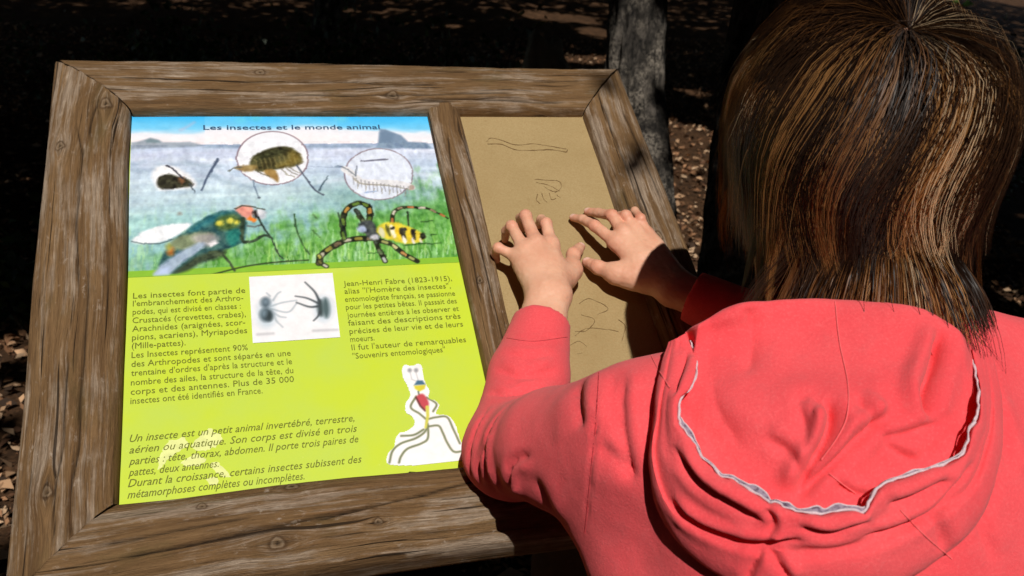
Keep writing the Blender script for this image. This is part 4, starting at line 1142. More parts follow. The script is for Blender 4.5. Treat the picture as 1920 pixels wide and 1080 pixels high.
def hood():
    sb = back_depth()
    rim = np.array([(1285, 625), (1303, 690), (1266, 765), (1290, 822), (1352, 886), (1430, 936), (1510, 968), (1608, 966), (1664, 914), (1790, 868), (1828, 800), (1838, 735), (1822, 655)], float)
    rid = np.array([(1285, 625), (1302, 611), (1330, 596), (1370, 579), (1420, 566), (1490, 560), (1560, 560), (1620, 564), (1680, 570), (1735, 582), (1780, 604), (1805, 625), (1822, 655)], float)
    fold = np.array([(1264, 638), (1250, 700), (1236, 775), (1228, 860), (1262, 950), (1340, 1000), (1440, 1028), (1570, 1026), (1690, 988), (1810, 915), (1850, 830), (1860, 750), (1846, 662)], float)
    edge = np.array([(1256, 642), (1238, 700), (1226, 775), (1214, 872), (1240, 970), (1316, 1060), (1440, 1118), (1570, 1122), (1700, 1085), (1822, 990), (1872, 880), (1880, 770), (1860, 668)], float)
    n = 260
    SR = [spline(a, n) for a in (rim, rid, fold, edge)]
    rim, rid, fold, edge = SR
    tt = np.linspace(0, 1, n); env = np.clip(np.minimum(tt, 1 - tt) / 0.12, 0, 1); env = env * env * (3 - 2 * env)
    rim = rim + (env * 5 * vnoise(np.stack([tt * 22, 0 * tt, 0 * tt], -1), 77))[:, None] * np.array([0.4, 1.0]) + (env * 3 * np.sin(tt * 75))[:, None] * np.array([0.2, 1.0])
    rows = []
    def add(q, off, flat=False):
        o_ = np.asarray(off) if np.ndim(off) else np.full(n, off)
        s_ = sb(q[:, 0], q[:, 1]) - o_
        rows.append(np.array([K(x, y, d) for (x, y), d in zip(q, s_)]))
    L = lambda a, b, f: a + (b - a) * f
    e = lambda o_, mn=0.010: mn + (o_ - mn) * env
    add(L(rid, rim, 0.14), e(-0.055, -0.03)); add(L(rid, rim, 0.04), e(0.005, -0.005)); add(rid, e(0.036, 0.012)); add(L(rid, rim, 0.06), e(0.041, 0.013))
    for f, o_ in ((0.16, 0.038), (0.30, 0.032), (0.45, 0.024), (0.60, 0.018), (0.74, 0.013), (0.85, 0.010), (0.93, 0.010), (0.975, 0.013), (0.99, 0.022)):
        add(L(rid, rim, f), e(o_, 0.013))
    ir = len(rows); add(rim, e(0.031, 0.018)); add(L(rim, fold, 0.10), e(0.034, 0.020)); add(L(rim, fold, 0.35), e(0.032, 0.019)); add(L(rim, fold, 0.58), e(0.028, 0.017)); add(L(rim, fold, 0.80), e(0.026, 0.016))
    add(fold, e(0.022, 0.014)); add(L(fold, edge, 0.3), e(0.025, 0.013)); add(L(fold, edge, 0.65), e(0.023, 0.011)); add(L(fold, edge, 0.93), e(0.018, 0.010)); add(L(fold, edge, 1.0), e(0.010, 0.006)); add(L(fold, edge, 0.96), e(-0.010, -0.010)); add(L(fold, edge, 0.8), e(-0.022, -0.02))
    G = np.stack(rows)                       # rows x n x 3
    nr = len(rows); sub = 7; NR = (nr - 1) * sub + 1
    out = np.stack([spline(G[:, k], NR) for k in range(n)], 1)
    V = out.reshape(-1, 3); F = grid_faces(NR, n)[:, ::-1]
    Nn = vnormals(V, F)
    if np.mean(((Cw - V) * Nn).sum(1)) < 0: F = F[:, ::-1]; Nn = -Nn
    V = V + Nn * (0.0022 * fbm(V * 16, 71, 2))[:, None]
    bvh = cam_bvh(V, F)
    it = [([(1486, 942), (1512, 885), (1548, 825), (1560, 775), (1540, 748)], 0.0050, 0.018, 0.7), ([(1484, 944), (1560, 870), (1620, 812), (1690, 765)], 0.0045, 0.013, 0.7),
          ([(1640, 822), (1700, 814), (1770, 790)], 0.004, 0.007, 0.8), ([(1650, 828), (1690, 852), (1725, 868)], 0.0035, 0.005, 0.7),
          ([(1742, 790), (1738, 735), (1758, 665), (1772, 585)], 0.0060, 0.022, 0.5), ([(1408, 570), (1412, 620), (1400, 710)], 0.010, 0.006, 0.6),
          ([(1430, 820), (1478, 848), (1505, 900)], 0.0045, 0.005, 0.7), ([(1600, 740), (1630, 775), (1648, 805)], 0.005, 0.006, 0.7),
          ([(1495, 760), (1512, 800), (1505, 850)], 0.005, 0.005, 0.7), ([(1560, 905), (1600, 925), (1640, 930)], 0.0035, 0.005, 0.7),
          ([(1545, 760), (1520, 740), (1480, 760)], 0.006, 0.004, 0.6), ([(1330, 700), (1350, 780), (1400, 850)], 0.008, 0.003, 0.5),
          ([(1256, 830), (1310, 905), (1380, 950), (1440, 985)], 0.004, 0.008, 0.9), ([(1250, 935), (1320, 985), (1420, 1016), (1520, 1012)], 0.0035, 0.008, 0.9),
          ([(1600, 1014), (1690, 985), (1770, 935), (1830, 860)], 0.004, 0.006, 0.7),
          ([(1432, 950), (1450, 978), (1436, 1012)], 0.003, 0.005, 0.7), ([(1490, 990), (1560, 1000), (1640, 978)], 0.0035, 0.006, 0.8), ([(1660, 950), (1720, 930), (1790, 895)], 0.004, 0.007, 0.7),
          ([(1290, 655), (1275, 700), (1262, 745)], 0.0035, 0.005, 0.7), ([(1432, 1025), (1412, 1060), (1395, 1095)], 0.0035, 0.006, 0.7), ([(1440, 1025), (1462, 1060), (1485, 1095)], 0.0035, 0.006, 0.7),
          ([(1280, 800), (1330, 870), (1400, 920)], 0.004, 0.004, 0.6), ([(1740, 960), (1765, 1000), (1770, 1050)], 0.006, 0.005, 0.6)]
    V = creases(V, F, bvh, it)
    Nn = vnormals(V, F)
    V = V + Nn * (0.0004 * fbm(V * 70, 75, 2))[:, None]
    o = obj('hood', mesh_np('hood', V, F, True), CLOTH, HOODIE)
    o.matrix_parent_inverse = (HOODIE.matrix_parent_inverse.inverted() if False else Matrix.Identity(4))
    # trim: a lilac tape inside the rim with a pale cord on its edge
    ri = ir * sub
    VG = V.reshape(NR, n, 3)
    Ng = Nn.reshape(NR, n, 3)
    top = VG[ri] + Ng[ri] * 0.0012
    inw = VG[ri - 4 * sub] - VG[ri]; inw = inw / (np.linalg.norm(inw, axis=1, keepdims=True) + 1e-9)
    vw = (Cw - VG[ri]); vw /= np.linalg.norm(vw, axis=1, keepdims=True)
    inw = inw - vw * (inw * vw).sum(1, keepdims=True) * 0.8
    wv = np.clip(0.42 + 0.30 * vnoise(np.stack([tt * 13, 0 * tt, 0 * tt], -1), 5) + 0.3 * vnoise(np.stack([tt * 60, 0 * tt, 0 * tt], -1), 6), 0.12, 1.2)[:, None]
    inn = top + inw * 0.0095 * wv - vw * 0.001
    mid = (top + inn) / 2 + Ng[ri] * 0.0008
    sl = slice(6, n - 6)
    TV = np.stack([top[sl], mid[sl], inn[sl]]).reshape(-1, 3)
    t = NT('lilac_tape'); v = t.coord(); f1 = t.noise(v, 260, 3, 0.6)
    t.color(t.ramp(f1, [(0.35, srgb(74, 54, 74)), (0.55, srgb(150, 132, 150))])); t.set(Roughness=0.9)
    a = obj('tape', mesh_np('tape', TV, grid_faces(3, n - 12)), t.m); a.parent = o
    cm = mat_plain('pale_cord', srgb(206, 188, 196), 0.9, 0.2, 500)
    parts = [tube(top[sl] + 0.0006 * np.stack([vnoise(np.stack([tt[sl] * 120, 0 * tt[sl], 0 * tt[sl] + i], -1), 3) for i in range(3)], 1), 0.0009 * (1 + 0.5 * vnoise(np.stack([tt[sl] * 90, 0 * tt[sl], 0 * tt[sl]], -1), 8)), 6), tube(inn[sl], 0.0006, 5)]
    Vc, Fc = merge(parts)
    a = obj('edge_cord', mesh_np('edge_cord', Vc, Fc), cm); a.parent = o
    bv2 = cam_bvh(V, F)
    st = mat_plain('stitching', srgb(236, 104, 108), 0.9, 0.1, 500)
    for path in ([(1566, 566), (1574, 640), (1590, 720), (1588, 780), (1570, 820), (1540, 862)], [(1214, 652), (1232, 688), (1256, 728)], [(1555, 888), (1580, 908), (1604, 925)], [(1688, 956), (1735, 1005), (1785, 1048)]):
        pts = []
        for x, y in spline(np.array(path, float), 40):
            r = ray(bv2, x, y)
            if r is None: r = ray(HB, x, y)
            if r is not None: pts.append(K(x, y, r - 0.0004))
        if len(pts) > 5:
            Vs, Fs = tube(np.array(pts), 0.00055, 5)
            a = obj('seam', mesh_np('seam', Vs, Fs), st); a.parent = o
    return o
HOOD = hood()

# ---- hair
def hair():
    hr = np.random.default_rng(11)
    C0 = HEAD + HUP * 0.016
    WH = unit(K(1704, 52, 0.735) - C0)
    R0 = np.array([0.078, 0.097, 0.092])
    cap = np.stack([HLAT, FACE, HUP])
    nl = 1500
    # lock roots, even over the scalp
    D = []
    while len(D) < nl:
        d = unit(hr.normal(size=3)); l = cap @ d
        if l[1] > 0.62 and l[2] < 0.62: continue
        if l[2] < -0.85 or (l[2] < -0.30 and l[1] > 0.15): continue
        D.append(d)
    D = np.array(D)
    up_ = D @ HUP; lat = D @ HLAT
    co = lambda k, sd: vnoise(D * k + 5, sd)                       # variation shared by neighbours
    layer = np.clip(0.58 + 0.50 * up_ + 0.10 * co(3, 1) + hr.normal(0, 0.05, nl), 0.03, 1.0)          # high roots lie outside
    zend = np.interp(layer, [0.10, 0.40, 0.65, 1.0], [-0.170, -0.165, -0.112, -0.072]) + 0.030 * co(3.5, 2) + hr.normal(0, 0.008, nl) + np.where((lat < -0.35) & (layer > 0.6), 0.060, 0) - np.where(lat > 0.35, 0.004, 0)
    flick = hr.normal(0, 1, (nl, 3)) * 0.035 + 0.05 * np.stack([co(3, 3), co(3, 4), co(3, 5)], 1)
    grav = 0.125 + 0.02 * co(3, 6)
    curl = 0.25 + 0.35 * co(3, 7)
    wph = 2.0 + 2.4 * co(2.2, 8) + hr.normal(0, 0.12, nl)
    flare = np.clip(0.8 + 0.7 * co(4, 9), -0.3, 2.0) * np.where(lat < -0.3, 2.6, 0.6)
    # colour of each lock: dark brown with caramel and pale streaks, more of them on the sides
    pal = np.array([srgb(42, 29, 22), srgb(66, 45, 31), srgb(124, 82, 47), srgb(168, 122, 74), srgb(214, 184, 146)])
    pr_ = hr.random(nl); side = np.clip(1.0 * np.exp(-((lat + 0.72) / 0.36) ** 2) + 0.65 * np.exp(-((lat + 0.10) / 0.10) ** 2) + 0.25 * np.exp(-((lat - 0.75) / 0.25) ** 2) + 0.55 * co(6, 10), 0, 1) * np.clip(layer + 0.3, 0, 1)
    ci = np.where(pr_ < 0.46 - 0.34 * side, 0, np.where(pr_ < 0.82 - 0.44 * side, 1, np.where(pr_ < 0.965 - 0.28 * side, 2, np.where(pr_ < 0.985 - 0.08 * side, 3, 4))))
    lcol = pal[ci] * hr.uniform(1.0, 1.28, (nl, 1))
    spread = np.array([0.046, 0.044, 0.036, 0.032, 0.024])[ci]
    nsl = np.array([46, 46, 44, 40, 30])[ci]
    # strands
    lk = np.repeat(np.arange(nl), nsl + 1); S = len(lk)
    first = np.concatenate([[0], np.cumsum(nsl + 1)[:-1]])
    gd = np.zeros(S, bool); gd[first] = True
    jit = hr.normal(0, 1, (S, 3)) * spread[lk][:, None] * (~gd)[:, None]
    d = D[lk] + jit; d /= np.linalg.norm(d, axis=1, keepdims=True)
    def surf(dirs):
        l = dirs @ cap.T; k_ = 1 / np.sqrt(((l / R0) ** 2).sum(1))
        return dirs * k_[:, None]
    off = 0.003 + 0.036 * layer[lk] + hr.normal(0, 0.0012, S)
    pos = surf(d)
    tan = d - WH * (d @ WH)[:, None]; tan /= np.linalg.norm(tan, axis=1, keepdims=True) + 1e-9
    swirl = np.cross(WH, tan)
    v = tan + 0.35 * swirl + 0.10 * d + hr.normal(0, 0.03, (S, 3)) + (hr.normal(0, 0.22, (nl, 3)) * np.exp(-(np.arccos(np.clip(D @ WH, -1, 1)) / 0.45) ** 2)[:, None])[lk]
    v /= np.linalg.norm(v, axis=1, keepdims=True)
    lowr = np.clip((0.10 - d @ HUP) / 0.35, 0, 1)[:, None]          # low roots hang straight down
    v = v * (1 - 0.92 * lowr) + (np.array([0, 0, -1.0]) + 0.10 * d) * 0.92 * lowr
    v /= np.linalg.norm(v, axis=1, keepdims=True)
    NS = 36; NF = 12
    dl = np.full(S, 0.0105)
    path = np.empty((NS, S, 3)); path[0] = pos
    G = np.array([0, 0, -1.0])
    outw = lambda p: p / (np.linalg.norm(p, axis=1, keepdims=True) + 1e-9)
    topl = np.clip((layer[lk] - 0.55) / 0.2, 0, 1)
    cen = np.clip(1 - np.abs(lat[lk]) / 0.75, 0, 1)
    na = hp(0, -0.030, -0.03) - C0; nb_ = NECK - C0; nd = nb_ - na; nL = nd @ nd
    for k in range(1, NS):
        f = k / (NS - 1)
        a = G * (grav[lk] * (0.8 + 1.6 * f))[:, None]
        hz = outw(pos * np.array([1, 1, 0.0]) + 1e-9)
        lowz = np.clip((-0.03 - pos[:, 2]) / 0.06, 0, 1)
        tq_ = np.clip(((pos - na) @ nd) / nL, 0, 1.2); rho = np.linalg.norm(pos - na - tq_[:, None] * nd, axis=1)
        a = a - hz * ((0.15 - 0.03 * topl) * lowz * np.clip((rho - 0.085) / 0.05, 0, 1))[:, None]
        a = a + hz * (0.17 * flare[lk] * topl * np.clip(1 - np.abs(pos[:, 2] - 0.012) / 0.050, 0, 1))[:, None]
        a = a + HLAT * (0.30 * cen * curl[lk] * np.clip((0.01 - pos[:, 2]) / 0.05, 0, 1))[:, None]
        a = a + flick[lk] * min(1, f * 2)
        a = a + swirl * (0.12 * np.sin(f * 9 + wph[lk]) * min(1, f * 3))[:, None] * (1 - 0.8 * lowr)
        v = v + a
        v /= np.linalg.norm(v, axis=1, keepdims=True)
        new = pos + v * dl[:, None]
        # lie on the layer below; hang free under the widest part of the head, outside the neck
        grow = off * min(1.0, f * 5.0)
        l = new @ cap.T
        e2 = np.sqrt(((l / (R0 + grow[:, None])) ** 2).sum(1))
        below = np.clip((0.000 - new[:, 2]) / 0.06, 0, 1)
        tgt = new / np.maximum(e2, 1e-6)[:, None]
        wgt = np.where(e2 < 1, 1 - 0.70 * below, 0.75 * (1 - below))
        new = new + (tgt - new) * wgt[:, None]
        tn = np.clip(((new - na) @ nd) / nL, 0, 1.2); q = new - na - tn[:, None] * nd
        qd = np.linalg.norm(q, axis=1); rn = (0.056 + 0.35 * off) * (0.6 + 0.4 * np.clip((-0.03 - new[:, 2]) / 0.09, 0, 1))
        ins = (qd < rn) & (new[:, 2] < -0.03)
        new = np.where(ins[:, None], new + 0.5 * q / (qd[:, None] + 1e-9) * (rn - qd)[:, None], new)
        v = new - pos; v /= np.linalg.norm(v, axis=1, keepdims=True) + 1e-9
        pos = new
        path[k] = pos
    # cut each strand at its layer's length
    ze = zend[lk] + hr.normal(0, 0.010, S)
    hit = (path[..., 2] < ze[None]) & (np.arange(NS)[:, None] > 5)
    kend = np.where(hit.any(0), hit.argmax(0), NS - 1).astype(float)
    tq = np.linspace(0, 1, NF)[:, None] * kend[None]
    i0 = np.minimum(tq.astype(int), NS - 2); fq = (tq - i0)[..., None]; cS = np.arange(S)[None]
    path = path[i0, cS] * (1 - fq) + path[i0 + 1, cS] * fq
    NS = NF
    # the tips of a lock draw together a little
    fr = np.linspace(0, 1, NS)[:, None, None]
    guide = path[:, first[lk]]
    cl = hr.uniform(0.10, 0.55, nl)[lk][None, :, None]
    path = guide + (path - guide) * (1 - cl * fr ** 1.5)
    stray = hr.random(S) < 0.012
    path[:, stray] += (fr ** 2) * hr.normal(0, 0.008, (1, stray.sum(), 3))
    path = path + C0
    P = path.transpose(1, 0, 2)                # S x NS x 3
    T = np.gradient(P, axis=1); T /= np.linalg.norm(T, axis=2, keepdims=True) + 1e-9
    ref = outw((P - C0).reshape(-1, 3)).reshape(P.shape) + hr.normal(0, 0.10, (S, 1, 3))
    A = np.cross(T, ref); A /= np.linalg.norm(A, axis=2, keepdims=True) + 1e-9
    rad = (0.00025 * hr.uniform(0.8, 1.3, (S, 1, 1))) * (1 - 0.7 * np.linspace(0, 1, NS) ** 3)[None, :, None]
    V = np.stack([P - A * rad, P + A * rad], 2).reshape(-1, 3)
    f1 = grid_faces(NS, 2)
    F = (f1[None] + (np.arange(S) * NS * 2)[:, None, None]).reshape(-1, 4)
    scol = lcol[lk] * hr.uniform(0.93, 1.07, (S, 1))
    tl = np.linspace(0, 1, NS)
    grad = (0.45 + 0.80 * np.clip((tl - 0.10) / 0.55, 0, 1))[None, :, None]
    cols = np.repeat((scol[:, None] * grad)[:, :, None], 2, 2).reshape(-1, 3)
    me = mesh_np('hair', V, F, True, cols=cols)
    at = me.attributes.new('strand', 'FLOAT_VECTOR', 'POINT')
    at.data.foreach_set('vector', np.repeat(T[:, :, None], 2, 2).reshape(-1).astype(np.float32))
    t = NT('hair_strands')
    cN = t.attr('Col', 'Color')
    t.color(cN); t.set(Roughness=0.42, Specular_IOR_Level=0.32, Anisotropic=0.85)
    t.link(t.attr('strand', 'Vector'), t.b.inputs['Tangent'])
    tr_ = t.node('BsdfTranslucent'); t.link(t.mix(1.0, cN, (1.0, 0.8, 0.62), 'MULTIPLY'), tr_.inputs['Color'])
    mx = t.node('MixShader'); mx.inputs[0].default_value = 0.48
    t.link(t.b.outputs[0], mx.inputs[1]); t.link(tr_.outputs[0], mx.inputs[2])
    t.link(mx.outputs[0], t.n['Material Output'].inputs['Surface'])
    o = obj('hair', me, t.m); adopt(o, PERSON)
    # dark under-hair close to the scalp
    nu, nv = 60, 40
    th = np.linspace(0, np.pi, nv); ph = np.linspace(0, 2 * np.pi, nu, endpoint=False)
    PH, THh = np.meshgrid(ph, th, indexing='ij')
    dl_ = np.stack([np.sin(THh) * np.cos(PH), np.sin(THh) * np.sin(PH), np.cos(THh)], -1).reshape(-1, 3)
    Vc = C0 + (dl_ * (R0 + 0.003)) @ cap
    Fq = grid_faces(nu, nv, closed_u=True)
    dd = dl_[Fq].mean(1)
    wc = unit(dl_[Fq].mean(1) @ cap)if False else (dd @ cap)
    keep = ~(((dd[:, 1] > 0.60) & (dd[:, 2] < 0.60)) | (dd[:, 2] < -0.92) | ((dd[:, 2] < -0.3) & (dd[:, 1] > 0.2)) | ((wc / np.linalg.norm(wc, axis=1, keepdims=True)) @ WH > 0.992))
    Fq = Fq[keep]
    a = obj('under_hair', mesh_np('under_hair', Vc, Fq), mat_plain('under_hair', srgb(56, 39, 28), 0.6, 0.3, 200)); a.parent = o
    return o
HAIR = hair()

# ---- trousers and shoes (mostly below the frame)
def lower():
    def tr(P):
        d = torso(P, 0.003)
        d = np.maximum(d, (P - HIP) @ AX - 0.06)
        for J in LEGS:
            d = smin(d, smin(rcone(P, J[0], J[1], 0.085, 0.066), rcone(P, J[1], J[2], 0.066, 0.058), 0.02), 0.02)
        return d
    V, F = snets(tr, [0.35, -0.66, 0.03], [0.98, -0.20, 0.76], 0.011)
    o = obj('trousers', mesh_np('trousers', V, F), mat_plain('denim', srgb(52, 62, 88), 0.9, 0.25, 60)); adopt(o, PERSON)
    for J in LEGS:
        h_ = J[2].copy(); h_[2] = 0.05; tp = J[3].copy(); tp[2] = 0.042
        sh = lambda P: np.maximum(smin(rcone(P, h_ - np.array([0, 0.02, 0]), tp + np.array([0, 0.03, 0]), 0.044, 0.046), rcone(P, h_, h_ + np.array([0, 0, 0.05]), 0.044, 0.042), 0.02), 0.005 - P[:, 2])
        pts = np.array([h_, tp]); V, F = snets(sh, pts.min(0) - 0.09, pts.max(0) + 0.11, 0.008)
        o = obj('shoe', mesh_np('shoe', V, F), mat_plain('shoe_canvas', srgb(60, 58, 60), 0.8, 0.2, 50)); adopt(o, PERSON)
lower()

# ================================================================== WOOD AROUND
def ground_hit(px, py):
    d = K(px, py, 1.0) - Cw
    for s_ in np.arange(1.0, 40, 0.02):
        p = Cw + s_ * d
        if p[2] < gz(np.array(p[0]), np.array(p[1])): return p
    return Cw + 30 * d
def leaves(P, size, rs, up=None, asp=0.6):
    """rhombic folded leaves at points P"""
    n = len(P)
    a = rs.normal(size=(n, 3)); b = rs.normal(size=(n, 3))
    if up is not None:
        nn = np.array([0, 0, 1.0]) + rs.normal(0, up, (n, 3))
        nn /= np.linalg.norm(nn, axis=1, keepdims=True)
        a = np.cross(nn, a)
    a /= np.linalg.norm(a, axis=1, keepdims=True)
    b = (np.cross(nn, a) if up is not None else np.cross(a, b)); b /= np.linalg.norm(b, axis=1, keepdims=True)
    c = np.cross(a, b)
    sz = (np.asarray(size) * rs.uniform(0.6, 1.3, n))[:, None]
    V = np.stack([P - a * sz * 0.5, P + b * sz * asp * 0.5 + c * sz * 0.10, P + a * sz * 0.5, P - b * sz * asp * 0.5 + c * sz * 0.14], 1)
    return V.reshape(-1, 3), np.arange(4 * n).reshape(n, 4)
BARK = None
def mat_bark():
    t = NT('bark'); v = t.coord('Object', (1, 1, 0.35)); v1 = t.coord('Object')
    f1 = t.noise(v, 34, 7, 0.7, 0.5); f2 = t.noise(v1, 9, 5, 0.6); f3 = t.noise(v1, 90, 5, 0.7)
    c = t.ramp(f1, [(0.38, srgb(20, 19, 18)), (0.52, srgb(56, 52, 48)), (0.68, srgb(104, 97, 90))])
    li = t.math('MULTIPLY', t.ramp(f2, [(0.46, (0, 0, 0)), (0.6, (1, 1, 1))]), t.ramp(f3, [(0.42, (0, 0, 0)), (0.58, (1, 1, 1))]))
    c = t.mix(li, c, srgb(120, 112, 102))
    c = t.mix(t.ramp(t.noise(v1, 13, 4, 0.6), [(0.36, (0.85,) * 3), (0.5, (0, 0, 0))]), c, srgb(24, 23, 22))
    t.color(c); t.set(Roughness=0.95, Specular_IOR_Level=0.15); t.bump(t.math('ADD', f1, t.math('MULTIPLY', f3, 0.4)), 0.9, 0.012)
    return t.m
BARK = mat_bark()
def trunk_mesh(axis, rad, seed, nseg=150, na=72):
    Pc = spline(np.array(axis, float), nseg)
    th = np.linspace(0, 2 * np.pi, na, endpoint=False)
    f = np.linspace(0, 1, nseg)
    r = np.interp(f, np.linspace(0, 1, len(rad)), rad)
    TH_, FF = np.meshgrid(th, f)
    h = Pc[:, 2][:, None] + 0 * TH_
    q = np.stack([np.cos(TH_) * 6, np.sin(TH_) * 6, h * 9], -1)
    fur = np.abs(vnoise(np.stack([np.cos(TH_) * 7, np.sin(TH_) * 7, h * 4 + seed], -1), seed)); fur2 = vnoise(q * 2.2, seed + 4)
    R_ = r[:, None] * (1 - 0.24 * np.clip(0.30 - fur, 0, 1) / 0.30 + 0.07 * fur2 + 0.10 * vnoise(np.stack([np.cos(TH_) * 1.2, np.sin(TH_) * 1.2, h * 1.3 + seed], -1), seed + 8))
    V = Pc[:, None] + np.stack([np.cos(TH_) * R_, np.sin(TH_) * R_, 0 * R_], -1)
    return V.reshape(-1, 3), [grid_faces(nseg, na, closed_v=True)]
t1a, t1b = K(1205, 420, 2.30), K(1199, -40, 2.42)
t2a, t2b = K(1392, 480, 2.10), K(1452, -20, 2.25)
def ext(a, b, z): return a + (b - a) * (z - a[2]) / (b[2] - a[2])
def axis_from(a, b, bend): 
    z0 = gz(np.array(a[0]), np.array(a[1])) - 0.2
    A_ = [ext(a, b, z0), a, b]
    top = b + np.array([bend[0], bend[1], 1.6]); A_ += [top, top + np.array([bend[0] * 0.3, bend[1] * 0.3, 1.7])]
    return A_
TREES = [dict(ax=axis_from(t1a, t1b, (0.05, 0.05)), r=[0.105, 0.080, 0.078, 0.070, 0.03], label='grey furrowed tree trunk with pale lichen just behind the lectern'),
         dict(ax=axis_from(t2a, t2b, (0.25, 0.1)), r=[0.12, 0.095, 0.09, 0.08, 0.03], label='leaning dark tree trunk beside the hair of the person')]
for (x, y, rr) in [(-2.3, 4.6, 0.10), (-4.6, 8.0, 0.13), (1.1, 9.5, 0.12), (4.6, 5.6, 0.12), (5.4, 11.0, 0.14), (-1.0, 12.5, 0.14), (3.0, 1.2, 0.10)]:  # extra trees, added to carry the leaf clouds that shade the wood
    z = float(gz(np.array(x), np.array(y)))
    TREES.append(dict(ax=[(x, y, z - 0.2), (x + 0.05, y, z + 1), (x - 0.05, y + 0.05, z + 2.4), (x + 0.1, y, z + 4), (x, y, z + 5.2)], r=[rr * 1.3, rr, rr * 0.9, rr * 0.7, 0.03], label='slender dark tree added behind the lectern to carry shading leaves'))
TREES[-1]['label'] = 'slender tree added out of view right of the person to carry shading leaves'  # stands out of view, added for its shading leaves

